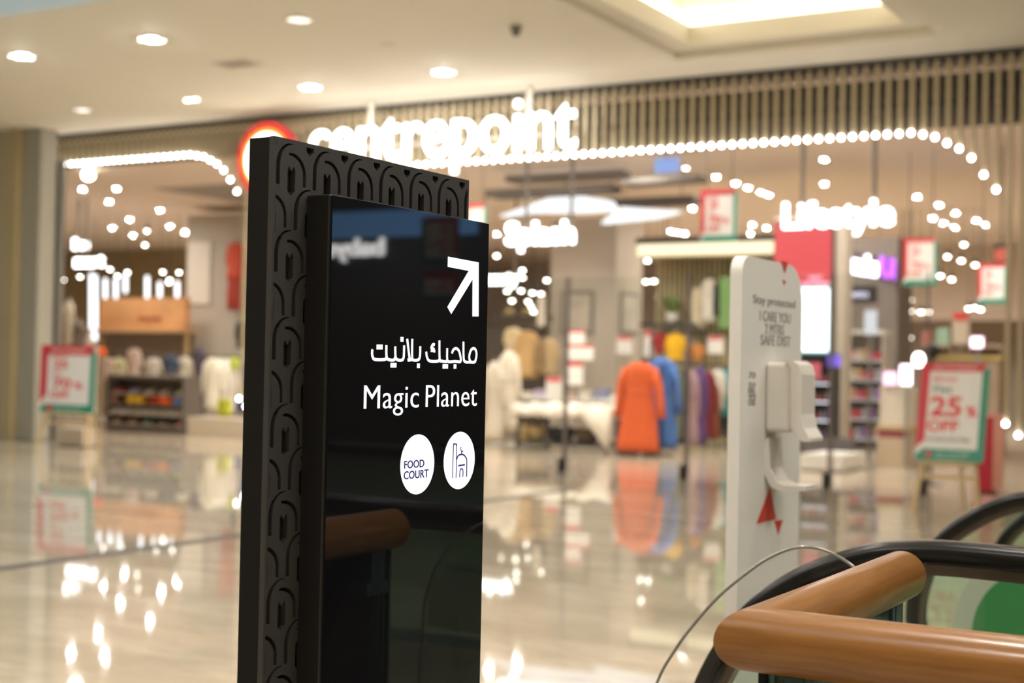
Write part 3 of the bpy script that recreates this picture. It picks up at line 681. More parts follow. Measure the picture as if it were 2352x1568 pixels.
def easel(pl_, pr_, ptop, Y, label, lines, lean, foot):
    a = at_y(pl_[0], pl_[1], Y); b = at_y(pr_[0], pr_[1], Y); top = at_y(pl_[0], ptop, Y).z
    w = b.x-a.x; h = (top-a.z)/math.cos(lean)
    t = thing('easel_sign', label, 'sign', ((a.x+b.x)/2, Y, 0))
    M = Matrix.Translation((a.x, Y, a.z)) @ Matrix.Rotation(-lean, 4, 'X')
    poster(t, w, h, lines, M, 'END OF SEASON', foot)
    zt = a.z+h*0.9; yl = Y+h*0.9*math.sin(lean)
    for s, n in ((0.12, 'leg'), (0.88, 'leg')):
        x = a.x+w*s; MB().tube([(x+(0.5-s)*0.05*w, yl+0.04, zt), (x, Y+0.04, a.z), (x-(0.5-s)*0.22*w, Y-0.02-a.z*0.10, 0)], 0.026, 8).build('leg', M_oak, t)
    MB().tube([(a.x+w/2, yl+0.05, zt), (a.x+w/2, Y+0.75, 0)], 0.022, 8).build('leg', M_oak, t)
    MB().bbox(a.x+w*0.1, a.x+w*0.9, Y-0.03, Y+0.06, a.z-0.045, a.z-0.004, 0.006).build('ledge', M_oak, t)
    MB().box(a.x+w*0.13, a.x+w*0.87, Y+0.005, Y+0.03, a.z-0.20, a.z-0.15).build('crossbar', M_oak, t)
    return t
easel((2100, 1055), (2258, 1068), 833, 15.75, 'easel sign reading 25% off standing at the right end of the shop front', L_25, 0.27, 'ALL STORES')
easel((89, 944), (216, 946), 792, 16.1, 'easel sign standing by the grey wall left of the shop entrance', L_70, 0.03, 'ALL STORES')
def hung_poster(px0, py0, px1, py1, Y, label, chain=True, name='hanging_poster'):
    a = at_y(px0, py1, Y); b = at_y(px1, py1, Y); top = at_y(px0, py0, Y).z
    t = thing(name, label, 'poster', ((a.x+b.x)/2, Y, a.z))
    poster(t, b.x-a.x, top-a.z, L_70, Matrix.Translation((a.x, Y, a.z)))
    if chain:
        for f in (0.15, 0.85):
            x = a.x+(b.x-a.x)*f; MB().cyl((x, Y+0.009, top), (x, Y+0.009, ZS), 0.006, 6).build('cord', M_dark, t)
    return t
hung_poster(1608, 437, 1692, 557, 20.5, 'hanging sale poster left of the red screen, above the lit shelf')
hung_poster(2074, 548, 2152, 657, 25.0, 'hanging sale poster right of the purple sign')
hung_poster(2246, 606, 2312, 697, 24.0, 'hanging sale poster low beside the right pier')
hung_poster(1050, 470, 1116, 560, 24.0, 'hanging sale poster partly hidden behind the top corner of the totem')

# ================================================================== INSIDE THE SHOP
def px_box(mb, px0, py0, px1, py1, Y, dep, bv=0.0):
    pm_ = (py0+py1)/2; a = at_y(px0, pm_, Y); b = at_y(px1, pm_, Y); z1 = at_y((px0+px1)/2, py0, Y).z; z0 = max(0, at_y((px0+px1)/2, py1, Y).z)
    if bv: mb.bbox(a.x, b.x, Y, Y+dep, z0, z1, bv)
    else: mb.box(a.x, b.x, Y, Y+dep, z0, z1)
    return a.x, b.x, z0, z1
def simple(name, label, cat, px0, py0, px1, py1, Y, dep, mat, bv=0.0, group=None):
    mb = MB(); px_box(mb, px0, py0, px1, py1, Y, dep, bv); return tag(mb.build(name, mat), label, cat, group)

# --- ceiling lights inside
def store_light(px, py, label, group, z=ZS, r=0.052, mat=L_down):
    p = at_z(px, py, z)
    if p.y > 40 or p.y < YF+0.4: return None
    key = (z, r, mat.name)
    if key not in store_light.protos:
        t = thing('ceiling_light', label, 'light', (p.x, p.y, z), group)
        MB().lathe((p.x, p.y, z), [(r+0.03, 0), (r+0.028, -0.012), (r, -0.016), (r, -0.004)], 14).build('trim_ring', M_white, t)
        MB().lathe((p.x, p.y, z), [(r, -0.007), (0.01, -0.009)], 14).build('lamp', mat, t)
        store_light.protos[key] = t; return t
    return copy_thing(store_light.protos[key], (p.x, p.y, z), label, group)
store_light.protos = {}
def spot(px, py, Y, label, group, mat):
    p = at_y(px, py, Y)
    if 'p' not in spot.__dict__:
        t = thing('track_spotlight', label, 'light', p, group)
        MB().tube([p+Vector((0, 0.02, 0.14)), p+Vector((0, 0.01, 0.06)), p], [0.045, 0.05, 0.055], 12).build('housing', M_black, t)
        MB().lathe(p, [(0.052, 0.005), (0.046, -0.02), (0.01, -0.03)], 12).build('lamp', mat, t)
        st = MB().cyl((p.x, p.y+0.02, p.z), (p.x, p.y+0.02, p.z+1), 0.006, 6).build('stem', M_black, t); st.location.z = 0.14; st.scale.z = ZS-p.z-0.14
        for v in st.data.vertices: pass
        spot.p = t; return t
    c = copy_thing(spot.p, p, label, group)
    [q for q in c.children if q.name.startswith('stem')][0].scale.z = ZS-p.z-0.14
    return c
g1 = 'ceiling lights of the left bay'
for q in ((190, 433), (250, 462), (367, 482), (298, 503), (258, 523), (473, 498), (391, 519), (425, 532), (452, 532), (305, 540), (500, 532), (268, 432)):
    store_light(*q, 'small round light in the ceiling of the left shop bay', g1)
g2 = 'ceiling lights over the right department'
for q in ((1893, 365), (2107, 451), (2157, 470), (2195, 488), (2143, 500), (2167, 512), (2193, 521), (2243, 505), (2262, 515), (1893, 421)):
    store_light(*q, 'small round light in the shop ceiling right of the hanging white sign', g2)
store_light(1575, 385, 'faint small ceiling light just right of the blue notice', None, mat=lamp('faint_down', (1, 0.92, 0.8), 25))
for q in ((1645, 405), (1690, 420), (1718, 430), (1748, 440), (1765, 447)):
    store_light(*q, 'small round light in the slanting row left of the red screen', 'slanting row of ceiling lights', mat=L_row)
fr_ = 0
for y_ in (20.3, 22.6):
    for k in range(8):
        P_ = Vector((-19.4+2.15*k, y_, ZS)); copy_thing(store_light.protos[(ZS, 0.052, 'downlight_glow')], P_, 'small round ceiling light just inside the shop entrance, behind the slats', 'ceiling lights behind the slats')
g3 = 'ceiling lights over the middle department'
for q in ((1590, 477), (1210, 455), (1540, 530), (1556, 533), (1573, 535), (1728, 515), (1760, 522), (1723, 537), (1145, 440), (1141, 537)):
    store_light(*q, 'small round light in the ceiling of the middle of the shop', g3)
# lights further in, hidden from the entrance by the header but lighting the floor
L_spot = lamp('spot_glow', (1.0, 0.93, 0.80), 9)
for grp, lab, pts, Y in (
    ('track spots of the left bay', 'small bright track spotlight low in the left shop bay', ((338, 530), (333, 562), (184, 635), (253, 618), (293, 625), (374, 624), (411, 625), (390, 642), (270, 633), (225, 605), (145, 642), (388, 648)), 30),
    ('track spots left of the grey column', 'small bright track spotlight between the totem and the grey column', ((1141, 587), (1197, 667), (1223, 672), (1243, 674), (1213, 692), (1221, 703), (1200, 637), (1256, 643), (1165, 668), (1225, 715), (1200, 620), (1176, 690)), 31),
    ('track spots right of the grey column', 'small bright track spotlight between the grey column and the white stand', ((1484, 646), (1502, 645), (1526, 640), (1534, 667), (1555, 587), (1487, 598), (1522, 710), (1512, 682), (1533, 733)), 31),
    ('track spots of the right department', 'small bright track spotlight at the right under the shop ceiling', ((2214, 561), (2176, 589), (2208, 598), (2240, 608), (2160, 633), (2186, 641), (2080, 685), (2091, 688), (2071, 711), (2092, 714), (2067, 732), (2068, 757), (2090, 775), (2115, 716), (2132, 716), (2087, 742), (2225, 708), (2252, 710), (2239, 706), (2018, 640), (2110, 560)), 34)):
    for q in pts: spot(q[0], q[1], Y, lab, grp, L_spot)
q = at_y(203, 402, 21); tag(MB().ball(q, 0.12, 1, 1, 0.85).build('globe_lamp', lamp('globe_glow', (1, 0.92, 0.8), 8), None, True), 'large bright globe lamp under the ceiling of the left bay', 'light')
# open dark ceiling zones
simple('ceiling_baffle', 'dark open ceiling panel hanging in the left bay', 'ceiling panel', 352, 372, 520, 428, 24, 5, M_grey)
for k, (x0, y0, x1, y1, Y, lab) in enumerate(((1120, 428, 1400, 446, 24, 'dark ceiling beam above the white light panels'), (1380, 452, 1590, 470, 26, 'dark ceiling beam right of the white light panels'), (1425, 405, 1600, 418, 23, 'dark thin ceiling beam under the blue notice'), (1160, 395, 1420, 410, 22, 'grey ceiling duct nearest the slat screen'))):
    simple('ceiling_beam', lab, 'ceiling beam', x0, y0, x1, y1, Y, 0.5, plain((0.10, 0.085, 0.07), 0.7))
# faceted white light panels
L_pan = lamp('panel_glow', (0.95, 0.98, 1.0), 0.55)
def facet(name, label, pix, Y):
    mb = MB(); P = [at_y(px, py, Y) for px, py in pix]
    mb.prism([(p.x, p.z) for p in P], (0, Y, 0), X_, Z_, Y_, 0.25)
    o = tag(mb.build(name, L_pan), label, 'light panel')
    for p in (P[1], P[2]): MB().cyl((p.x, Y+0.12, p.z-0.02), (p.x, Y+0.12, ZS), 0.008, 6).build('cord', M_dark, o)
    return o
facet('ceiling_lantern', 'faceted glowing white light panel, larger and left of the pair', ((1145, 496), (1292, 443), (1398, 460), (1412, 482), (1330, 487), (1215, 487)), 25)
facet('ceiling_lantern', 'faceted glowing white light panel, smaller and right of the pair', ((1378, 512), (1428, 475), (1560, 484), (1500, 500)), 24.5)
en_ = simple('exit_notice', 'small blue notice hanging below the bulbs', 'notice', 1503, 362, 1558, 396, 19.4, 0.04, lamp('blue_notice', (0.35, 0.52, 1.0), 0.33))

q = at_y(1530, 362, 19.42); MB().cyl((q.x, 19.42, q.z-0.02), (q.x, 19.42, ZS), 0.01, 6).build('hanger', M_dark, en_)
# --- grey column in the middle, with posters
a = at_y(1262, 800, 27); b = at_y(1412, 800, 27)
struct(MB().box(a.x, b.x, 27, 28.3, 0, at_y(1340, 500, 27).z).build('column_middle', pm('column_grey', (0.46, 0.40, 0.33), 0.7, var=0.03), org=(a.x, 27, 0)))
def framed(px0, py0, px1, py1, Y, label, face, right=False):
    mb = MB(); x0, x1, z0, z1 = px_box(mb, px0, py0, px1, py1, Y-0.03, 0.03); t = thing('framed_poster', label, 'poster', ((x0+x1)/2, Y-0.03, z0)); mb.build('frame', plain((0.22, 0.19, 0.16)), t)
    f = 0.08
    MB().box(x0+f, x1-f, Y-0.036, Y-0.03, z0+f, z1-f).build('picture', face, t)
framed(1288, 668, 1362, 768, 27, 'framed dull picture on the front of the grey column', pm('poster_art', (0.52, 0.46, 0.38), 0.5, var=0.5, scale=2.2))
pR = at_y(1412, 800, 27)
t = thing('framed_poster', 'narrow framed picture on the right side of the grey column', 'poster', (b.x+0.02, 27.65, 2.1))
z0 = at_y(1440, 768, 27.6).z; z1 = at_y(1440, 672, 27.6).z
MB().box(b.x, b.x+0.03, 27.2, 28.1, z0, z1).build('frame', plain((0.22, 0.19, 0.16)), t)
MB().box(b.x+0.03, b.x+0.036, 27.28, 28.02, z0+0.08, z1-0.08).build('picture', pm('poster_art2', (0.50, 0.46, 0.40), 0.5, var=0.5, scale=2.5), t)
# small white show cards stacked on a stand in front of the column
def card_stand(pxs, Y, label):
    a = at_y(pxs[0][0], pxs[0][1], Y); x0 = (at_y(pxs[0][0], 850, Y).x+at_y(pxs[0][2], 850, Y).x)/2
    t = thing('show_card_stand', label, 'display stand', (x0, Y, 0))
    MB().cyl((x0, Y+0.05, 0), (x0, Y+0.05, a.z), 0.02, 8).build('pole', M_steel, t); MB().lathe((x0, Y+0.05, 0), [(0.18, 0), (0.17, 0.02), (0.03, 0.03)], 16).build('base', M_steel, t)
    for px0, py0, px1, py1 in pxs:
        mb = MB(); c0, c1, cz0, cz1 = px_box(mb, px0, py0, px1, py1, Y, 0.02); cd_ = mb.build('card', M_card, t)
        MB().box(c0, c1, Y-0.004, Y, cz1-(cz1-cz0)*0.16, cz1).build('red_header', M_redtext, cd_)
card_stand(((1306, 758, 1342, 790), (1298, 792, 1362, 826), (1299, 832, 1338, 884)), 23.8, 'stack of white show cards on a pole before the grey column')
# --- lit shelf with ribbed wall at centre right
a = at_y(1462, 574, 26); b = at_y(1778, 574, 26); zt = at_y(1620, 556, 26).z; zb_ = at_y(1620, 588, 26).z
t = thing('light_canopy', 'long warm glowing canopy over the ribbed display wall', 'light', ((a.x+b.x)/2, 26, zb_))
MB().box(a.x, b.x, 26.03, 26.6, zb_, zt).build('housing', M_tan, t)
MB().box(a.x+0.02, b.x-0.02, 26, 26.03, zb_+0.03, zt-0.01).build('strip', lamp('canopy_glow', (1.0, 0.86, 0.56), 0.6), t)
MB().box(a.x-0.02, b.x+0.02, 25.98, 27.02, zt, zt+0.12).build('canopy_top', M_dark, t)
mb = MB(); x = a.x
while x < b.x+1: mb.box(x, x+0.05, 27.0, 27.1, 0, zb_+0.5); x += 0.11
mb.box(a.x, b.x+1, 27.1, 27.2, 0, zb_+0.5)
struct(mb.build('wall_ribbed', pm('ribbed_panel', (0.52, 0.43, 0.25), 0.6), org=(a.x, 27, 0)))
simple('green_light_panel', 'glowing green strip panel beside the white stand', 'light panel', 1652, 636, 1678, 752, 26.6, 0.42, lamp('green_glow', (0.50, 0.80, 0.22), 0.2))

# --- garments
def garment(kind, label, px, py0, py1, Y, wpx, col, group=None, rz=0.0, hang=True, name=None, peg=None, post=False):
    """a garment on a hanger: body with folds, sleeves, neck opening"""
    T = at_y(px, py0, Y); Bm = at_y(px, py1, Y); h = T.z-max(0.02, Bm.z); w = wpx/F*(T-CAM).dot(FW)/2
    nm = name or {'dress': 'dress', 'shirt': 'shirt', 'coat': 'coat', 'trousers': 'trousers', 'scarf': 'scarf'}[kind]
    t = thing(nm, label, nm.replace('_', ' '), (T.x, Y, T.z-h), group); t.rotation_euler = (0, 0, rz)
    seg = 28; ph = random.random()*6; mat = cloth(col)
    prof = {'dress': [(0, .30), (.03, .52), (.07, .74), (.16, .72), (.34, .66), (.45, .72), (.7, .88), (1, 1.0)],
            'coat': [(0, .28), (.03, .55), (.07, .82), (.3, .82), (.6, .86), (1, .92)],
            'shirt': [(0, .28), (.05, .55), (.10, .80), (.3, .76), (.6, .76), (1, .80)],
            'scarf': [(0, .5), (.05, .8), (.3, .85), (.7, .9), (1, .8)],
            'trousers': [(0, .7), (.06, .8), (.3, .85), (.5, .8)]}[kind]
    mb = MB(); rings = []
    for i in range(len(prof)-1):
        (u0, a0), (u1, a1) = prof[i], prof[i+1]
        for k in range(3 if i > 2 else 1):
            f = k/(3 if i > 2 else 1); u = u0+(u1-u0)*f; rr = a0+(a1-a0)*f; rings.append((u, rr))
    rings.append(prof[-1]); RR_ = []
    for u, rr in rings:
        ring = []
        for k in range(seg):
            an = 2*PI*k/seg; fold = 1+0.10*u*math.cos(7*an+ph)+0.05*u*math.cos(11*an-ph)
            ring.append((math.cos(an)*rr*w*fold, math.sin(an)*rr*w*0.42*fold+0.01*math.sin(9*u+ph), h*(1-u)))
        RR_.append(ring)
    mb.ring_loft(RR_)
    if kind == 'trousers':
        for s in (-1, 1):
            mb.tube([(s*w*0.42, 0, h*0.55), (s*w*0.44, 0, h*0.25), (s*w*0.46, 0.01, 0)], [w*0.42, w*0.38, w*0.36], 14)
    if kind in ('dress', 'coat', 'shirt'):
        L = 0.55 if kind != 'shirt' else 0.62
        for s in (-1, 1):
            mb.tube([(s*w*0.66, 0, h*0.93), (s*w*0.90, 0, h*(0.93-L*0.35)), (s*w*1.0, 0.02, h*(0.93-L*0.75)), (s*w*1.02, 0.03, h*(0.93-L))], [w*0.17, w*0.20, w*0.19, w*0.21], 12)
    o = mb.build('fabric', mat, None, True, org=(0, 0, 0)); o.parent = t
    if post:
        o = MB().cyl((0, 0.05, 0.02-t.location.z), (0, 0.05, h+0.08), 0.014, 8).cyl((0, 0.05, h+0.075), (0, -0.01, h+0.075), 0.01, 6).lathe((0, 0.05, -t.location.z), [(0.17, 0), (0.16, 0.02), (0.02, 0.03)], 16).build('stand', M_steel, None, False, org=(0, 0, 0)); o.parent = t
    mb = MB()
    if kind in ('dress', 'coat'):
        mb.ring_loft([[(math.cos(2*PI*k/seg)*0.70*w, math.sin(2*PI*k/seg)*0.315*w, h*(1-q)) for k in range(seg)] for q in (.355, .385)])
        o = mb.build('belt', cloth(tuple(c*0.72 for c in col)), None, True, org=(0, 0, 0)); o.parent = t
    elif kind == 'shirt':
        mb.ring_loft([[(math.cos(2*PI*k/16)*0.26*w, math.sin(2*PI*k/16)*0.16*w, h*q) for k in range(16)] for q in (0.995, 1.02)])
        o = mb.build('collar', cloth(tuple(min(1, c*0.8) for c in col)), None, True, org=(0, 0, 0)); o.parent = t
    else: mb.bm.free()
    if hang:
        mb = MB().tube([(0, 0, h*0.99), (0, 0, h+0.05), (0.02, 0, h+0.075), (0.035, 0, h+0.06)], 0.006, 6).tube([(-w*0.6, 0, h*0.93), (0, 0, h*1.0), (w*0.6, 0, h*0.93)], 0.008, 6)
        if peg: mb.cyl((0.0, -0.02, h+0.075), (0.0, peg-Y, h+0.075), 0.01, 6)
        o = mb.build('hanger', M_steel, None, True, org=(0, 0, 0)); o.parent = t
    return t
def rail(label, pa, pb, Ya, Yb, name='clothes_rail'):
    a = at_y(*pa, Ya); b = at_y(*pb, Yb); b.z = a.z
    t = thing(name, label, 'clothes rail', ((a.x+b.x)/2, (Ya+Yb)/2, 0))
    MB().cyl(a, b, 0.015, 8).build('top_bar', M_black, t)
    for p in (a, b):
        MB().cyl((p.x, p.y, 0.02), p, 0.015, 8).build('upright', M_black, t)
        MB().bbox(p.x-0.25, p.x+0.25, p.y-0.02, p.y+0.02, 0, 0.03, 0.005).build('foot', M_black, t)
    return t
garment('dress', 'bright orange long dress on a stand in the middle of the shop', 1470, 832, 1036, 21.9, 104, (0.64, 0.10, 0.018))
t = thing('garment_stand', 'black garment stand under the orange dress', 'display stand', (at_y(1470, 1045, 21.95).x, 21.95, 0))
q = at_y(1470, 832, 21.95)
MB().cyl((q.x, 22.15, 0.02), (q.x, 22.15, q.z+0.12), 0.015, 8).build('pole', M_black, t)
for s in (-.22, .22): MB().bbox(q.x+s-0.02, q.x+s+0.02, 21.7, 22.4, 0, 0.05, 0.006).build('foot', M_black, t)
MB().box(q.x-0.24, q.x+0.24, 22.13, 22.17, 0.04, 0.07).build('crossbar', M_black, t)
garment('dress', 'blue long dress just behind the orange one', 1519, 821, 1030, 22.6, 84, (0.055, 0.15, 0.42))
garment('coat', 'olive grey long coat right of the blue dress', 1553, 838, 1010, 23.2, 40, (0.16, 0.17, 0.12), rz=1.1)
garment('coat', 'black long coat on the rail right of the blue dress', 1566, 846, 1020, 23.5, 36, (0.015, 0.015, 0.016), rz=1.1)
garment('dress', 'dusty pink dress in the middle of the clothes rail', 1587, 850, 1022, 23.8, 44, (0.42, 0.26, 0.28), rz=0.9)
garment('dress', 'purple patterned dress in the middle of the clothes rail', 1608, 842, 1018, 24.1, 40, (0.13, 0.06, 0.22), rz=0.9)
garment('dress', 'dark red dress on the clothes rail near the white stand', 1628, 852, 1008, 24.4, 40, (0.22, 0.018, 0.02), rz=0.9)
garment('dress', 'rust coloured dress behind the dark red one', 1640, 880, 1004, 24.8, 30, (0.38, 0.11, 0.03), rz=0.9)
garment('shirt', 'white blouse near the white stand', 1648, 848, 940, 25.1, 40, (0.72, 0.68, 0.60), rz=0.6)
garment('shirt', 'teal blouse partly hidden by the white stand', 1664, 848, 955, 25.4, 36, (0.02, 0.30, 0.34), rz=0.6)
garment('trousers', 'black trousers hanging below the teal blouse', 1664, 950, 1004, 25.6, 40, (0.015, 0.015, 0.018))
rail('upper clothes rail with the bright yellow top', (1496, 760), (1620, 762), 25.95, 26.0)
rail('black clothes rail carrying the coloured dresses', (1520, 836), (1672, 842), 22.45, 26.0)
garment('shirt', 'bright yellow top hanging above the clothes rail', 1552, 766, 828, 25.5, 46, (0.85, 0.48, 0.01), peg=27.02)
garment('shirt', 'dark red top left of the bright yellow one', 1516, 762, 812, 25.8, 34, (0.32, 0.02, 0.02), peg=27.02)
garment('shirt', 'small orange top right of the bright yellow one', 1600, 790, 828, 25.8, 36, (0.66, 0.27, 0.06), peg=27.02)
garment('shirt', 'small grey top behind the bright yellow one', 1578, 770, 830, 26.2, 30, (0.40, 0.36, 0.34), peg=27.02)
garment('coat', 'cream coat displayed high on the ribbed wall', 1604, 660, 752, 26.5, 42, (0.72, 0.62, 0.44), peg=27.02)
garment('coat', 'white jacket displayed beside the green light panel', 1630, 640, 740, 26.3, 36, (0.76, 0.70, 0.60), peg=27.02)
garment('scarf', 'black garment hanging against the green light panel', 1646, 650, 728, 26.1, 18, (0.012, 0.012, 0.012), peg=27.02)
garment('dress', 'long white dress beside the totem edge', 1170, 806, 990, 23.5, 54, (0.74, 0.66, 0.53), post=True)
garment('dress', 'pale grey dress partly hidden behind the totem', 1136, 830, 1010, 23.0, 48, (0.60, 0.52, 0.42), post=True)
garment('coat', 'camel coat hanging above the white table', 1212, 760, 868, 26.0, 60, (0.55, 0.34, 0.14), peg=27.31)
garment('coat', 'beige coat on the left of the show cards', 1258, 775, 860, 26.2, 50, (0.60, 0.43, 0.23), peg=27.31)
garment('coat', 'cream fur jacket above the long white dress', 1180, 752, 812, 26.4, 46, (0.72, 0.57, 0.34), peg=27.31)
garment('scarf', 'brown scarf hanging between the beige coats', 1236, 790, 858, 25.8, 22, (0.26, 0.16, 0.07), peg=27.31)
garment('scarf', 'white scarf on the side of the grey column', 1244, 680, 750, 26.6, 24, (0.80, 0.72, 0.60), peg=27.31)
simple('display_wall', 'dark display wall behind the beige coats', 'display wall', 1112, 752, 1296, 975, 27.3, 0.15, plain((0.06, 0.045, 0.03), 0.6))
for k, (px, py, lab) in enumerate(((1170, 722, 'yellow straw hat left on the high shelf by the column'), (1212, 722, 'yellow straw hat right on the high shelf by the column'))):
    p = at_y(px, py, 27); t = thing('straw_hat', lab, 'hat', p)
    MB().lathe(p, [(0.16, 0), (0.16, 0.012), (0.09, 0.03), (0.085, 0.10), (0.05, 0.13), (0.01, 0.135)], 18).build('crown', plain((0.50, 0.38, 0.14), 0.8), t, True)
    MB().lathe(p, [(0.093, 0.03), (0.092, 0.055)], 18).build('band', M_dark, t, True)
simple('wall_shelf', 'long dark shelf under the straw hats', 'shelf', 1130, 724, 1262, 732, 26.9, 0.4, M_dark)

# --- white table with fluffy cover, low platform
a = at_y(1182, 1000, 22.0); b = at_y(1396, 1000, 22.0); zt = at_y(1290, 950, 22.0).z
t = thing('display_table', 'low dark display table left of the orange dress', 'table', ((a.x+b.x)/2, 22.6, 0))
MB().bbox(a.x, b.x, 22, 23.2, zt-0.06, zt, 0.01).build('tabletop', M_oak, t)
for x in (a.x+0.05, b.x-0.05):
    for y in (22.05, 23.15): MB().box(x-0.025, x+0.025, y-0.025, y+0.025, 0, zt-0.06).build('leg', M_dark, t)
MB().box(a.x+0.05, b.x-0.05, 22.05, 23.15, 0.10, 0.14).build('low_shelf', M_dark, t)
mb = MB(); nx, ny = 40, 16; G = []
for i in range(nx+1):
    row = []
    for j in range(ny+1):
        x = a.x-0.06+(b.x-a.x+0.12)*i/nx; y = 21.92+1.4*j/ny
        z = zt+0.10+0.04*math.sin(i*0.7)*math.sin(j*0.9)+0.03*random.random()
        if j == 0 or j == ny or i == 0 or i == nx: z = zt-0.08+0.04*random.random()
        if i > nx*0.72 and j == 0: z = zt-0.28*(i/nx-0.72)/0.28*2.2
        row.append((x, y, z))
    G.append(row)
mb.ring_loft(G, False, False, closed=False)
o = mb.build('throw', pm('white_fleece', (0.74, 0.66, 0.55), 0.95, var=0.1, scale=60, bump=0.6), None, True, norm=True); tag(o, 'white fluffy throw spread over the low display table', 'throw')
md = o.modifiers.new('s', 'SOLIDIFY'); md.thickness = 0.02
for k, (px, w_, col, lab) in enumerate(((1208, 0.30, (0.56, 0.40, 0.18), 'straw basket at the left under the display table'), (1236, 0.28, (0.60, 0.44, 0.20), 'straw basket second from left under the display table'), (1290, 0.46, (0.02, 0.018, 0.016), 'black bag under the middle of the display table'), (1348, 0.42, (0.14, 0.085, 0.045), 'brown bag at the right under the display table'))):
    p = at_y(px, 1000, 22.5); t = thing('basket' if k < 2 else 'bag', lab, 'basket' if k < 2 else 'bag', (p.x, 22.5, 0.14))
    MB().lathe((p.x, 22.5, 0.14), [(w_*0.36, 0), (w_*0.5, 0.10), (w_*0.52, 0.24), (w_*0.48, 0.26), (w_*0.44, 0.2)], 18).build('body', cloth(col), t, True)
    MB().tube([(p.x-w_*0.35, 22.5, 0.38), (p.x-w_*0.2, 22.5, 0.50), (p.x+w_*0.2, 22.5, 0.50), (p.x+w_*0.35, 22.5, 0.38)], 0.014, 8).build('handle', cloth(tuple(c*0.7 for c in col)), t, True)
# folded clothes table behind
a = at_y(1180, 912, 24.2); b = at_y(1420, 912, 24.2); zt = at_y(1300, 914, 24.2).z
t = thing('display_table', 'white display table with folded clothes behind the low table', 'table', ((a.x+b.x)/2, 24.7, 0))
MB().bbox(a.x, b.x, 24.2, 25.2, zt-0.06, zt, 0.01).build('tabletop', M_white, t)
for x in (a.x+0.06, b.x-0.06): MB().box(x-0.03, x+0.03, 24.25, 25.15, 0, zt-0.06).build('leg', M_dark, t)
cols = [((0.72, 0.62, 0.50), 'cream'), ((0.50, 0.42, 0.55), 'lilac'), ((0.55, 0.56, 0.36), 'sage'), ((0.70, 0.45, 0.36), 'salmon'), ((0.74, 0.66, 0.56), 'ivory'), ((0.30, 0.30, 0.42), 'slate blue'), ((0.78, 0.72, 0.62), 'white')]
for k, (c_, nm) in enumerate(cols):
    x = a.x+0.15+(b.x-a.x-0.3)*k/(len(cols)-1); hh = 0.10+0.05*((k*7) % 3); t = thing('folded_clothes', nm + ' stack of folded clothes on the white display table', 'folded clothes', (x, 24.5, zt))
    for j in range(3): MB().bbox(x-0.115, x+0.115, 24.35+0.01*j, 24.65, zt+hh/3*j, zt+hh/3*(j+1)-0.004, 0.015).build('garment', cloth(tuple(v*(1-0.08*j) for v in c_)), t, True)
for px0, py0, px1, py1, Y, lab in ((1254, 866, 1290, 920, 24.0, 'white show card standing among the folded clothes'), (1416, 772, 1452, 812, 26.5, 'small pinkish show card right of the grey column'), (1626, 772, 1662, 812, 25.2, 'small pinkish show card left of the white stand'), (1478, 758, 1502, 820, 26.0, 'narrow pale show card by the dark red top')):
    mb = MB(); x0, x1, z0, z1 = px_box(mb, px0, py0, px1, py1, Y, 0.015); t = thing('show_card', lab, 'show card', ((x0+x1)/2, Y, z0)); mb.build('card', M_card, t)
    if 'folded' not in lab: MB().cyl(((x0+x1)/2, Y+0.02, 0), ((x0+x1)/2, Y+0.02, z0+0.02), 0.014, 6).build('pole', M_steel, t)
    MB().box(x0+0.02, x1-0.02, Y-0.004, Y, z1-(z1-z0)*0.2, z1-0.01).build('red_header', M_redtext, t)
# pot plant beyond
p = at_y(1545, 742, 26.6); t = thing('potted_plant', 'leafy green plant on the high shelf right of the grey column', 'plant', (p.x, 26.6, p.z))
MB().lathe(p, [(0.10, 0), (0.14, 0.2), (0.12, 0.2)], 14).build('pot', M_white, t, True)
mb = MB()
for k in range(26):
    an = random.random()*6.28; le = 0.3+0.3*random.random(); d_ = Vector((math.cos(an), math.sin(an)*0.6, 0))
    s = p+Vector((0, 0, 0.2)); e = s+d_*le*0.8+Vector((0, 0, 0.15+0.25*random.random())); m_ = (s+e)/2+Vector((0, 0, 0.12)); n_ = Vector((-d_.y, d_.x, 0))*0.045
    mb.ring_loft([[s-n_*0.2, s+n_*0.2], [m_-n_, m_+n_], [e-n_*0.1, e+n_*0.1]], False, False, closed=False)
mb.build('leaves', plain((0.16, 0.30, 0.05), 0.6), t)
simple('high_shelf', 'shelf carrying the plant right of the grey column', 'shelf', 1470, 742, 1600, 750, 26.4, 0.45, M_dark)

# --- red and white digital screen on its column
YR = 23.4
a = at_y(1776, 700, YR); b = at_y(1936, 700, YR)
struct(MB().box(a.x-0.02, b.x, YR+0.06, YR+0.5, 0, at_y(1850, 496, YR).z).build('column_screen', pm('column_beige', (0.56, 0.49, 0.39), 0.7), org=(a.x, YR, 0)))
mb = MB(); x0, x1, z0, z1 = px_box(mb, 1776, 504, 1913, 818, YR-0.06, 0.10); t = thing('digital_screen', 'tall red and white digital advertising screen on the beige column', 'screen', ((x0+x1)/2, YR-0.06, z0)); mb.build('frame', M_dark, t)
YP = YR-0.066
mb = MB(); _, _, rz0, _ = px_box(mb, 1779, 508, 1910, 656, YP, 0.006); mb.build('red_area', lamp('screen_red', (0.93, 0.035, 0.055), 0.36), t)
mb = MB(); px_box(mb, 1779, 640, 1910, 816, YP+0.001, 0.005); mb.build('teal_border', lamp('screen_teal', (0.05, 0.52, 0.47), 0.36), t)
mb = MB(); px_box(mb, 1779, 662, 1903, 806, YP-0.004, 0.004); mb.build('white_area', lamp('screen_area_white', (0.92, 0.96, 1.0), 1.5), t)
mb = MB()
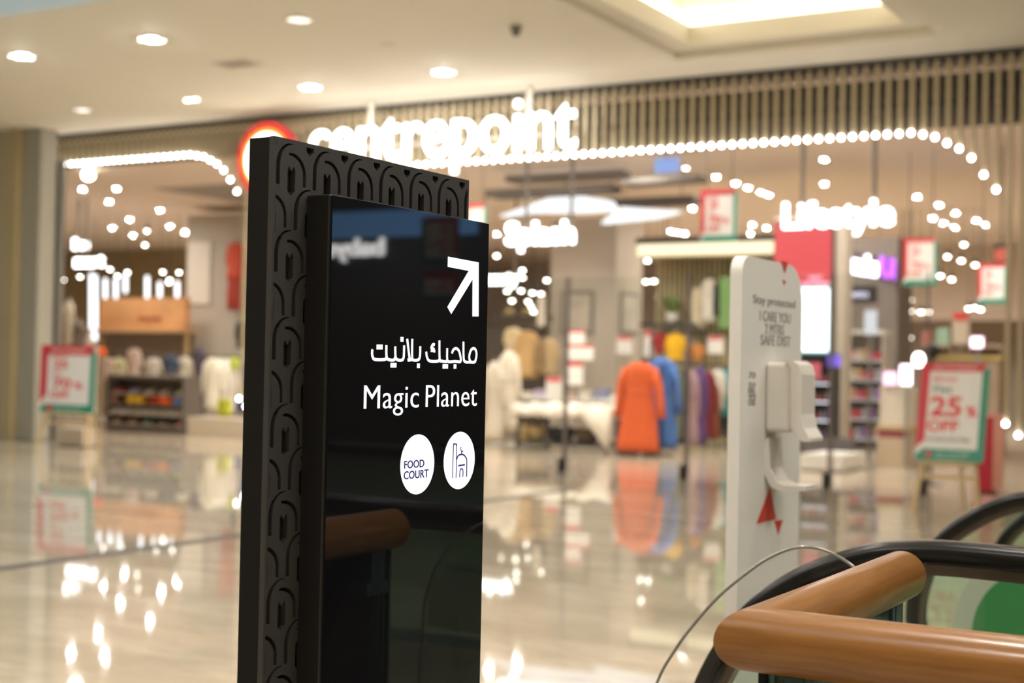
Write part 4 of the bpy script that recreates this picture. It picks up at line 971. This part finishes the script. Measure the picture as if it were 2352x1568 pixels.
for tx, py, wpx in (('VISIT', 642, 36), ('YOUR NEAREST', 655, 74)):
    q = at_y(1872, py, YP-0.002); mb.text(tx, (q.x, YP-0.002, q.z), X_, Z_, -Y_, w=wpx/F*23, h=0.055, extr=0.001, anchor='c')
mb.build('lettering', lamp('screen_pink', (1.0, 0.55, 0.75), 1.2), t)

# --- cosmetics side (right)
a = at_y(1953, 700, 25.5)
struct(MB().box(at_y(1936, 700, 26.6).x, at_y(2062, 700, 26.6).x, 26.6, 27.6, 0, at_y(2000, 546, 26.6).z).build('column_cosmetics', pm('column_taupe', (0.24, 0.20, 0.17), 0.7), org=(a.x, 26.6, 0)))
def tilted_sign(body, label, px0, py0, px1, py1, Y, h, mat, off=0.02):
    a = at_y(px0, py0, Y); b = at_y(px1, py1, Y+1.2); t = thing('wall_sign', label, 'sign', (a.x, Y, a.z)); ex = (b-a); w = ex.length; ex.normalize(); en = ex.cross(Z_).normalized()
    MB().text(body, a, ex, Z_, en, w=w, h=h, extr=0.02, off=off).build('letters', mat, t)
    hx = ex*w
    MB().prism([(0, -0.08), (w, -0.08), (w, h*1.1), (0, h*1.1)], a-en*0.05, ex, Z_, en, 0.02).build('back_plate', plain((0.20, 0.17, 0.16)), t)
tilted_sign('make', 'white glowing half of the lettering above the make-up shelves', 1952, 624, 2018, 634, 25.0, 0.34, lamp('sign_cold', (0.93, 0.93, 1.0), 2.5), 0.035)
tilted_sign('UP', 'purple glowing half of the lettering above the make-up shelves', 2022, 632, 2076, 645, 25.9, 0.34, lamp('sign_purple', (0.60, 0.14, 1.0), 0.8), 0.05)
t = thing('fascia_sign', 'dark band sign with pale lettering right of the digital screen', 'sign', (at_y(1960, 695, 24.5).x, 24.5, at_y(1960, 695, 24.5).z))
mb = MB(); x0, x1, z0, z1 = px_box(mb, 1914, 656, 2004, 694, 24.5, 0.3); mb.build('band', plain((0.05, 0.042, 0.048)), t)
MB().text('cosmetics', ((x0+x1)/2, 24.49, z0+0.09), X_, Z_, -Y_, w=(x1-x0)*0.78, h=0.12, extr=0.004, anchor='c').build('letters', lamp('band_text', (0.75, 0.72, 0.9), 0.9), t)
def gondola(label, px0, py0, px1, py1, Y, dep, nsh, body, shelf, header=None, light=None):
    mb = MB(); a = at_y(px0, (py0+py1)/2, Y); b = at_y(px1, (py0+py1)/2, Y); z1 = at_y(px0, py0, Y).z; z0 = max(0.0, at_y(px0, py1, Y).z)
    x0, x1 = a.x, b.x; t = thing('shelf_unit', label, 'shelf unit', ((x0+x1)/2, Y+dep/2, 0))
    MB().box(x0, x1, Y+dep-0.04, Y+dep, 0, z1).build('back_panel', body, t)
    for x in (x0, x1-0.03): MB().box(x, x+0.03, Y, Y+dep-0.04, 0, z1).build('side_panel', body, t)
    MB().box(x0+0.03, x1-0.03, Y+0.01, Y+dep-0.04, 0, 0.12).build('plinth', body, t)
    zs = []
    for k in range(nsh):
        z = max(0.16, z0)+(z1-max(0.16, z0)-0.1)*k/nsh; zs.append(z)
        MB().box(x0+0.03, x1-0.03, Y+0.015, Y+dep-0.04, z-0.025, z).build('shelf', shelf, t)
        if light: MB().box(x0+0.04, x1-0.04, Y+0.0, Y+0.014, z-0.028, z-0.004).build('light_strip', light, t)
    MB().bbox(x0-0.01, x1+0.01, Y-0.01, Y+dep, z1, z1+0.08, 0.01).build('header', header or body, t)
    return x0, x1, zs, t
PAL = [((0.62, 0.16, 0.22), 'pink'), ((0.30, 0.14, 0.40), 'violet'), ((0.70, 0.60, 0.50), 'cream'), ((0.50, 0.06, 0.06), 'red'), ((0.15, 0.12, 0.12), 'black'), ((0.62, 0.40, 0.24), 'amber'), ((0.40, 0.42, 0.48), 'grey'), ((0.72, 0.42, 0.40), 'rose')]
ROWN = ['lowest', 'second lowest', 'middle', 'second highest', 'highest', 'top']
def goods(x0, x1, zs, Y, unit, nper, h0, kind='carton', cat='box', group=None):
    for r, z in enumerate(zs):
        for k in range(nper):
            c_, nm = PAL[(k*3+r*5) % len(PAL)]; w = (x1-x0-0.1)/nper; x = x0+0.05+w*(k+0.5); hh = h0*(0.7+0.3*((k*5+r*3) % 4)/3)
            wh = 'left end' if k == 0 else 'right end' if k == nper-1 else 'position %d from left' % (k+1) if nper > 3 else 'centre'
            lab = '%s %s on the %s shelf of %s, %s' % (nm, kind.replace('_', ' '), ROWN[r], unit, wh)
            if kind == 'bottle':
                t = thing('bottle', lab, cat, (x, Y+0.12, z), group)
                MB().lathe((x, Y+0.12, z), [(w*0.36, 0), (w*0.38, hh*0.6), (w*0.16, hh*0.75), (w*0.16, hh*0.82)], 10).build('body', cloth(c_), t, True)
                MB().lathe((x, Y+0.12, z), [(w*0.19, hh*0.8), (w*0.19, hh)], 10).build('cap', M_steel, t, True)
            else:
                tag(MB().bbox(x-w*0.42, x+w*0.42, Y+0.04, Y+0.2, z, z+hh, 0.006).build(kind, cloth(c_), None), lab, cat, group)
L_strip = lamp('shelf_strip', (0.93, 0.92, 1.0), 0.7)
x0, x1, zs, t = gondola('white illuminated make-up shelf unit right of the digital screen', 1926, 768, 2028, 1004, 24.8, 0.5, 5, plain((0.62, 0.56, 0.50)), M_white, M_white, lamp('shelf_strip_soft', (1, 0.95, 0.9), 0.25))
goods(x0, x1, zs, 24.8, 'the white make-up unit', 6, 0.20, 'carton', 'box', 'boxes on the white make-up unit')
x0, x1, zs, t = gondola('black make-up shelf unit with white light strips below the digital screen', 1838, 822, 1908, 1004, 22.4, 0.5, 4, M_black, M_black, M_black, L_strip)
goods(x0, x1, zs, 22.4, 'the black make-up unit', 5, 0.17, 'bottle', 'bottle', 'bottles on the black make-up unit')
simple('purple_light_box', 'small glowing violet box on top of the black make-up unit', 'light box', 1901, 815, 1926, 842, 22.3, 0.1, lamp('violet_glow', (0.22, 0.12, 0.95), 0.5))
simple('poster_board', 'slanted magenta poster above the black make-up unit', 'poster', 1850, 832, 1884, 866, 22.2, 0.05, pm('magenta_art', (0.55, 0.10, 0.16), 0.5, var=0.5, scale=3))
mb = MB(); px_box(mb, 1836, 1044, 1936, 1078, 20.8, 1.2); tag(mb.build('low_plinth', M_white), 'low white plinth below the black make-up unit', 'plinth')
simple('grey_plinth', 'dark grey plinth band behind the white low plinth', 'plinth', 1842, 1004, 1960, 1090, 22.2, 0.1, plain((0.12, 0.10, 0.10)))
# wooden promo counter with white top box and glowing screens
a = at_y(2014, 1000, 22.6); b = at_y(2090, 1000, 22.6); zc = at_y(2050, 985, 22.6).z
t = thing('promotion_counter', 'small beige promotion counter left of the easel sign', 'counter', ((a.x+b.x)/2, 22.9, 0))
MB().bbox(a.x, b.x, 22.6, 23.2, 0, zc, 0.01).build('body', plain((0.52, 0.40, 0.28)), t)
MB().bbox(a.x-0.03, b.x+0.03, 22.57, 23.23, zc, zc+0.04, 0.008).build('counter_top', M_oak, t)
MB().box(a.x+0.02, b.x-0.02, 22.595, 22.6, zc-0.13, zc-0.03).build('red_panel', plain((0.25, 0.02, 0.03)), t)
zq0 = zc+0.04; zq1 = at_y(2050, 888, 22.7).z
tag(MB().bbox(a.x+0.02, b.x-0.02, 22.66, 23.1, zq0, zq1, 0.01).build('display_box', plain((0.66, 0.58, 0.48))), 'cream display box standing on the promotion counter', 'display box')
for px0, py0, px1, py1, Y, lab, col, es in ((2066, 836, 2096, 886, 22.5, 'glowing white small screen left of the easel sign', (1, 0.93, 1.0), 2), (2027, 852, 2062, 886, 22.6, 'glowing pink small screen on the promotion counter', (1.0, 0.66, 0.85), 0.9), (2228, 772, 2260, 800, 22.0, 'glowing pink screen above the right easel sign', (1.0, 0.78, 0.90), 1.6)):
    mb = MB(); x0, x1, z0, z1 = px_box(mb, px0, py0, px1, py1, Y, 0.05, 0.01); t = thing('display_screen', lab, 'screen', ((x0+x1)/2, Y, z0)); mb.build('housing', plain((0.5, 0.2, 0.3)), t)
    MB().box(x0+0.015, x1-0.015, Y-0.004, Y, z0+0.015, z1-0.015).build('display', lamp('disp_'+str(px0), col, es), t)
    MB().box((x0+x1)/2-0.02, (x0+x1)/2+0.02, Y+0.05, Y+0.08, 0 if px0 != 2027 else zq1, z0+0.05).build('support', M_steel, t)
p = at_y(2110, 826, 21.2); t = thing('mirror_lamp', 'very bright white lamp at the top left corner of the right easel sign', 'light', (p.x, 21.2, 0))
MB().ball(p, 0.085, 1, 0.6, 1.3).build('bulb', lamp('mirror_glow', (1, 0.97, 0.9), 4), t, True); MB().cyl((p.x, 21.2, 0.02), (p.x, 21.2, p.z-0.1), 0.012, 8).build('stem', M_steel, t); MB().lathe((p.x, 21.2, 0), [(0.15, 0), (0.15, 0.02)], 16).build('base', M_steel, t)
p = at_y(2141, 806, 19.5); t = thing('round_black_shape', 'round black shape on a stand rising behind the right easel sign', 'mirror', (p.x, 19.5, 0))  # plain black round shape on an added stand, not identified
MB().lathe((p.x, 19.5, p.z), [(0.02, 0.03), (0.08, 0.024), (0.105, 0.0), (0.10, -0.02)], 24, 'y').build('back', M_black, t, True); MB().cyl((p.x, 19.5, 0.02), (p.x, 19.5, p.z), 0.02, 8).build('stem', M_black, t); MB().lathe((p.x, 19.5, 0), [(0.16, 0), (0.15, 0.02)], 16).build('base', M_black, t)
# red promotion stand by the pier
a = at_y(2236, 1050, 18.5); b = at_y(2280, 1050, 18.5); zt = at_y(2258, 955, 18.5).z; t = thing('promotion_stand', 'red promotion stand behind the right easel sign', 'display stand', ((a.x+b.x)/2, 18.7, 0))
MB().bbox(a.x, b.x, 18.5, 18.9, 0.02, zt, 0.01).build('body', plain((0.60, 0.02, 0.05), 0.4), t); MB().box(a.x+0.02, b.x-0.02, 18.52, 18.88, 0, 0.03).build('foot', M_black, t)
a = at_y(2280, 1050, 18.3); b = at_y(2304, 1050, 18.3); tag(MB().box(a.x, b.x, 18.3, 18.33, 0.08, at_y(2290, 950, 18.3).z).build('panel', plain((0.58, 0.26, 0.19), 0.3)), 'salmon strip painted as a glass reflection, between the red stand and the right pier', 'panel')  # flat salmon colour stands in for red reflected in the glass
for px0, py0, px1, py1, Y, lab, mat in ((2030, 764, 2084, 826, 30, 'red and green sale board behind the make-up unit', pm('sale_board', (0.46, 0.14, 0.12), 0.5, var=0.5, scale=2)), (2188, 716, 2226, 790, 32, 'tall pale poster with red top at the back right', pm('pale_poster', (0.62, 0.54, 0.44), 0.5)), (2150, 752, 2180, 820, 31, 'mint green poster at the back right', plain((0.38, 0.60, 0.48))), (2118, 760, 2138, 796, 31, 'small rose poster at the back right', plain((0.62, 0.25, 0.22))), (2284, 560, 2312, 622, 25, 'black poster with a red disc by the right pier', M_black), (2010, 728, 2066, 752, 29, 'warm orange lit shelf edge behind the make-up unit', lamp('orange_edge', (1.0, 0.62, 0.25), 0.25)), (1985, 712, 2012, 768, 24.7, 'white lamp shade right of the dark band sign', lamp('shade_glow', (0.95, 0.95, 1.0), 0.35)), (1918, 712, 1938, 768, 24.6, 'pale product panel under the dark band sign', plain((0.60, 0.54, 0.48)))):
    o = simple('poster' if 'poster' in lab else 'panel', lab, 'poster' if 'poster' in lab else 'panel', px0, py0, px1, py1, Y, 0.06, mat)
    zb3 = at_y((px0+px1)/2, py1, Y).z; xm = at_y((px0+px1)/2, (py0+py1)/2, Y).x
    if 'right pier' in lab:
        MB().cyl((xm, Y+0.03, at_y(px0, py0, Y).z), (xm, Y+0.03, ZS), 0.008, 6).build('cord', M_dark, o)
    elif zb3 > 0.1: MB().cyl((xm, Y+0.03, 0), (xm, Y+0.03, zb3), 0.03, 8).build('post', M_steel, o)
    if 'red disc' in lab:
        c = at_y(2300, 585, 25); s = MB().lathe((c.x, 24.99, c.z), [(0.12, 0), (0.12, 0.004)], 24, 'y').build('red_disc', plain((0.6, 0.12, 0.08)), o)
    if 'red top' in lab:
        c0, c1 = at_y(2190, 722, 32), at_y(2224, 722, 32); MB().box(c0.x, c1.x, 31.985, 32, at_y(2200, 734, 32).z, at_y(2200, 718, 32).z).build('red_header', M_redtext, o)
for k, (px0, px1, Y, lab) in enumerate(((2112, 2180, 29, 'beige shelf unit at the back behind the easel sign'), (2226, 2300, 28, 'beige shelf unit at the back right by the pier'))):
    x0, x1, zs, t = gondola(lab, px0, 800 if k == 0 else 800, px1, 1000, Y, 0.5, 5, plain((0.48, 0.38, 0.28)), M_oak)
    goods(x0, x1, zs, Y, 'the back %s unit' % ('middle' if k == 0 else 'right'), 4, 0.24, 'carton', 'box', 'boxes on the back shelf units')
simple('yellow_counter', 'long yellowish counter top in the back right', 'counter', 2120, 815, 2300, 826, 27.4, 0.5, plain((0.58, 0.44, 0.16)))
q0, q1 = at_y(2120, 830, 27.4), at_y(2300, 830, 27.4); MB().box(q0.x+0.05, q1.x-0.05, 27.45, 27.85, 0, at_y(2210, 826, 27.4).z).build('body', plain((0.46, 0.36, 0.24)), bpy.data.objects['yellow_counter'])

# --- left bay
a = at_y(428, 650, 27.5); b = at_y(492, 650, 27.5)
struct(MB().box(a.x, b.x+1.5, 27.5, 28.6, 0, ZS-0.2).build('column_left_bay', pm('column_grey2', (0.46, 0.42, 0.36), 0.7), org=(a.x, 27.5, 0)))
simple('wall_poster', 'white poster with faint lines on the grey left bay column', 'poster', 431, 556, 482, 698, 27.44, 0.04, plain((0.72, 0.68, 0.60), 0.5))
for k, (px, yt, h) in enumerate(((210, 628, 160), (219, 632, 150), (242, 640, 80), (266, 640, 56), (288, 632, 40), (338, 634, 50), (367, 648, 34), (407, 646, 36))):
    p = at_y(px, yt, 28.5); q = at_y(px, yt+h, 28.5); t = thing('tube_lamp', '%s hanging white tube lamp in the left bay, %s' % ('long' if h > 100 else 'short', ['leftmost', 'second from left', 'third from left', 'fourth from left', 'fifth from left', 'sixth from left', 'second from right', 'rightmost'][k]), 'light', (p.x, 28.5, q.z), 'tube lamps')
    MB().cyl(q, p, 0.05, 10).build('tube', lamp('tube_glow', (0.95, 0.96, 1.0), 1.1 if h > 100 else 0.7), t); MB().cyl(p, (p.x, 28.5, ZS), 0.006, 6).build('cord', M_dark, t)
a = at_y(228, 720, 26.5); b = at_y(424, 720, 26.5); z1 = at_y(320, 684, 26.5).z; z0 = at_y(320, 757, 26.5).z
t = thing('display_canopy', 'orange wooden canopy panel over the sports shelves in the left bay', 'display panel', ((a.x+b.x)/2, 26.5, z0))
MB().box(a.x, b.x, 26.5, 26.7, z0, z1).build('panel', pm('orange_wood', (0.66, 0.34, 0.15), 0.5, var=0.35, scale=1.5), t)
MB().box(a.x-0.3, b.x+0.1, 26.2, 26.95, z0-0.06, z0).build('ledge', plain((0.58, 0.38, 0.20)), t)
for x in (a.x, b.x): MB().box(x-0.03, x+0.03, 26.55, 26.65, 0, z0).build('post', M_oak, t)
MB().text('move', ((a.x+b.x)/2+0.3, 26.49, z0+0.2), X_, Z_, -Y_, w=0.75, h=0.22, extr=0.01, anchor='c').build('lettering', plain((0.42, 0.13, 0.06)), t)
simple('dark_display_back', 'dark back wall under the orange canopy', 'display wall', 226, 760, 440, 975, 27.0, 0.1, plain((0.24, 0.19, 0.15), 0.7))
garment('coat', 'red tracksuit top hanging on the grey left bay column', 540, 556, 640, 27.2, 46, (0.58, 0.09, 0.05), peg=27.52); garment('trousers', 'red tracksuit trousers hanging below the red top', 538, 632, 712, 27.25, 44, (0.42, 0.06, 0.04), peg=27.52)
garment('shirt', 'dark jacket behind the totem edge in the left bay', 556, 735, 800, 25.0, 36, (0.03, 0.03, 0.035), post=True)
# shoe and bag gondola
x0, x1, zs, t = gondola('dark shelf unit of bags and shoes in the left bay', 244, 868, 420, 1000, 20.9, 0.5, 4, plain((0.12, 0.095, 0.08)), plain((0.30, 0.24, 0.19)))
def bag(x, y, z, w, h, col, label):
    t = thing('bag', label, 'bag', (x, y, z))
    MB().bbox(x-w/2, x+w/2, y-0.1, y+0.1, z, z+h, 0.055, 4).build('body', cloth(col), t, True)
    MB().tube([(x-w*0.25, y, z+h*0.96), (x-w*0.15, y, z+h+0.07), (x+w*0.15, y, z+h+0.07), (x+w*0.25, y, z+h*0.96)], 0.012, 8).build('handle', cloth(tuple(c*0.6 for c in col)), t, True)
    return t
def shoe(x, y, z, col, label, group=None):
    t = thing('shoe', label, 'shoe', (x, y, z), group)
    rings = []
    for k in range(9):
        f = k/8; w = 0.045*(0.8+0.4*math.sin(PI*min(1, f*1.1)))*(0.75 if f > 0.93 else 1); h = 0.10-0.055*f if f > 0.3 else 0.10
        rings.append([(x+w*math.cos(2*PI*j/10), y+0.13-0.26*f, z+0.025+h/2+h/2*math.sin(2*PI*j/10)) for j in range(10)])
    MB().ring_loft(rings).build('upper', cloth(col), t, True); MB().bbox(x-0.05, x+0.05, y-0.135, y+0.135, z, z+0.028, 0.01).build('sole', M_white, t, True)
Yb = 20.98+0.1
bag(at_y(314, 920, Yb).x, Yb, zs[2], 0.46, 0.18, (0.80, 0.50, 0.015), 'yellow sports bag in the left bay'); bag(at_y(352, 915, Yb).x-0.02, Yb+0.12, zs[2], 0.34, 0.19, (0.70, 0.05, 0.02), 'red sports bag behind the yellow and orange ones')
bag(at_y(382, 912, Yb).x, Yb, zs[2], 0.30, 0.20, (0.85, 0.13, 0.01), 'bright orange red sports bag in the left bay'); bag(at_y(412, 910, Yb).x, Yb, zs[2], 0.20, 0.18, (0.12, 0.24, 0.50), 'blue sports bag right of the orange red one')
bag(at_y(262, 915, Yb).x, Yb, zs[2], 0.24, 0.16, (0.35, 0.16, 0.10), 'brown small bag left of the yellow sports bag')
for k in range(9):
    x = x0+0.12+(x1-x0-0.24)*k/8; c_ = [(0.80, 0.74, 0.62), (0.84, 0.78, 0.68), (0.72, 0.62, 0.50)][k % 3]; shoe(x, Yb, zs[1], c_, 'cream trainer on the shelf below the yellow bag, one of a row', 'cream trainers')
for k, (c_, nm) in enumerate((((0.38, 0.20, 0.05), 'tan boot at the left of the bottom shelf'), ((0.40, 0.18, 0.04), 'ochre boot second on the bottom shelf'), ((0.04, 0.18, 0.17), 'teal trainer in the middle of the bottom shelf'), ((0.08, 0.03, 0.02), 'dark brown boot right of the teal trainer'), ((0.55, 0.03, 0.03), 'red trainer at the right of the bottom shelf'))):
    x = x0+0.18+(x1-x0-0.36)*k/4; o = shoe(x, Yb, zs[0], c_, nm)
for k, (c_, nm) in enumerate((((0.55, 0.05, 0.05), 'red'), ((0.45, 0.40, 0.50), 'lilac grey'), ((0.62, 0.54, 0.32), 'khaki'), ((0.50, 0.40, 0.26), 'tan'), ((0.55, 0.60, 0.12), 'lime'))):
    x = x0+0.2+(x1-x0-0.4)*k/4; shoe(x, Yb, zs[3], c_, nm + ' trainer on the top shelf of the bag and shoe unit')
for px, py0, py1, wpx, col, lab in ((246, 822, 872, 40, (0.62, 0.48, 0.40), 'beige pink shirt above the bag shelves at the left'), (272, 822, 872, 40, (0.70, 0.68, 0.42), 'pale yellow shirt above the bag shelves'), (308, 800, 860, 40, (0.66, 0.52, 0.44), 'rose white shirt above the bag shelves'), (352, 822, 868, 44, (0.70, 0.64, 0.54), 'off white shirt in the middle above the bag shelves'), (392, 818, 858, 42, (0.07, 0.10, 0.16), 'navy shirt above the bag shelves'), (424, 820, 880, 44, (0.74, 0.68, 0.54), 'cream shirt at the right above the bag shelves'), (458, 800, 870, 30, (0.10, 0.08, 0.12), 'dark shirt between the cream ones')):
    garment('shirt', lab, px, py0, py1, 22.6 + 0.03*(px % 7), wpx, col)
rail('clothes rail above the bag shelves in the left bay', (232, 812), (470, 802), 22.7, 22.75)
for px, y0_, y1_, wpx, col, lab in ((158, 690, 800, 34, (0.55, 0.47, 0.36), 'beige jacket hanging above the left easel sign'), (182, 735, 810, 32, (0.20, 0.16, 0.13), 'dark brown jacket hanging above the left easel sign'), (206, 770, 860, 30, (0.60, 0.50, 0.42), 'pale jacket between the left easel sign and the orange cap')):
    garment('shirt', lab, px, y0_, y1_, 24.0, wpx, col, post=True)
p = at_y(232, 812, 21.9); t = thing('cap', 'bright orange cap above the left end of the bag shelves', 'cap', p)
MB().lathe(p, [(0.10, -0.05), (0.115, 0.03), (0.09, 0.12), (0.02, 0.15)], 16).build('crown', cloth((0.85, 0.14, 0.02)), t, True); MB().ball(p+Vector((0, -0.12, -0.03)), 0.1, 0.9, 1, 0.18).build('brim', cloth((0.80, 0.12, 0.02)), t, True)
MB().cyl(p+Vector((0, 0, -0.05)), (p.x, p.y, 0), 0.012, 8).build('stand', M_steel, t)
for px, col, lab in ((488, (0.72, 0.66, 0.52), 'white sports shirt at the left of the sports rack near the totem'), (506, (0.74, 0.70, 0.60), 'white sports shirt in the middle of the sports rack'), (526, (0.70, 0.64, 0.56), 'pale pink white sports shirt at the right of the sports rack'), (548, (0.06, 0.08, 0.20), 'navy sports shirt behind the totem edge')):
    garment('shirt', lab, px, 822, 944, 21.75 + (px-488)*0.014, 44, col, rz=0.5)
garment('trousers', 'lime green shorts under the white sports shirts', 516, 916, 954, 21.4, 46, (0.46, 0.50, 0.03)); garment('shirt', 'lime shirt at the top of the sports rack', 536, 820, 850, 22.3, 30, (0.52, 0.60, 0.06), post=True)
rail('black sports clothes rack near the totem', (470, 818), (560, 818), 22.0, 22.05)
simple('low_platform', 'long low white platform under the sports rack', 'platform', 428, 960, 572, 1024, 21.0, 0.6, plain((0.62, 0.54, 0.42)), 0.01)
simple('white_box', 'white box on the floor behind the legs of the left easel', 'box', 128, 982, 190, 1022, 16.75, 0.3, plain((0.58, 0.50, 0.40)), 0.01)

# ================================================================== SHOP SIDE SEEN ONLY AS REFLECTIONS IN THE TOTEM GLASS
t = thing('hanging_sign', 'white glowing sign of the neighbouring department, mirrored in the totem screen', 'sign', (12.8, 20.5, 3.4))
MB().text('babyshop', (11.75, 20.5, 3.4), X_, Z_, -Y_, w=2.2, h=0.30, extr=0.03, off=0.02).build('letters', L_sign, t)

tag(MB().box(10.3, 15.0, 21.0, 21.3, 3.80, 4.25).build('blue_ceiling_band', lamp('blue_ceiling_glow', (0.18, 0.42, 0.80), 0.6)), 'blue band glowing as a blue-lit ceiling, mirrored along the top of the totem screen', 'light')  # box with its own glow in place of a blue-lit shop ceiling
for k, (z, h) in enumerate(((3.2, 0.8), (2.62, 0.42))):
    t = thing('hanging_poster', ['upper', 'lower'][k] + ' of the two dim sale posters mirrored in the totem screen', 'poster', (10.4, 20.2, z))
    poster(t, 0.75, h, L_70, Matrix.Translation((10.0, 20.2, z)))
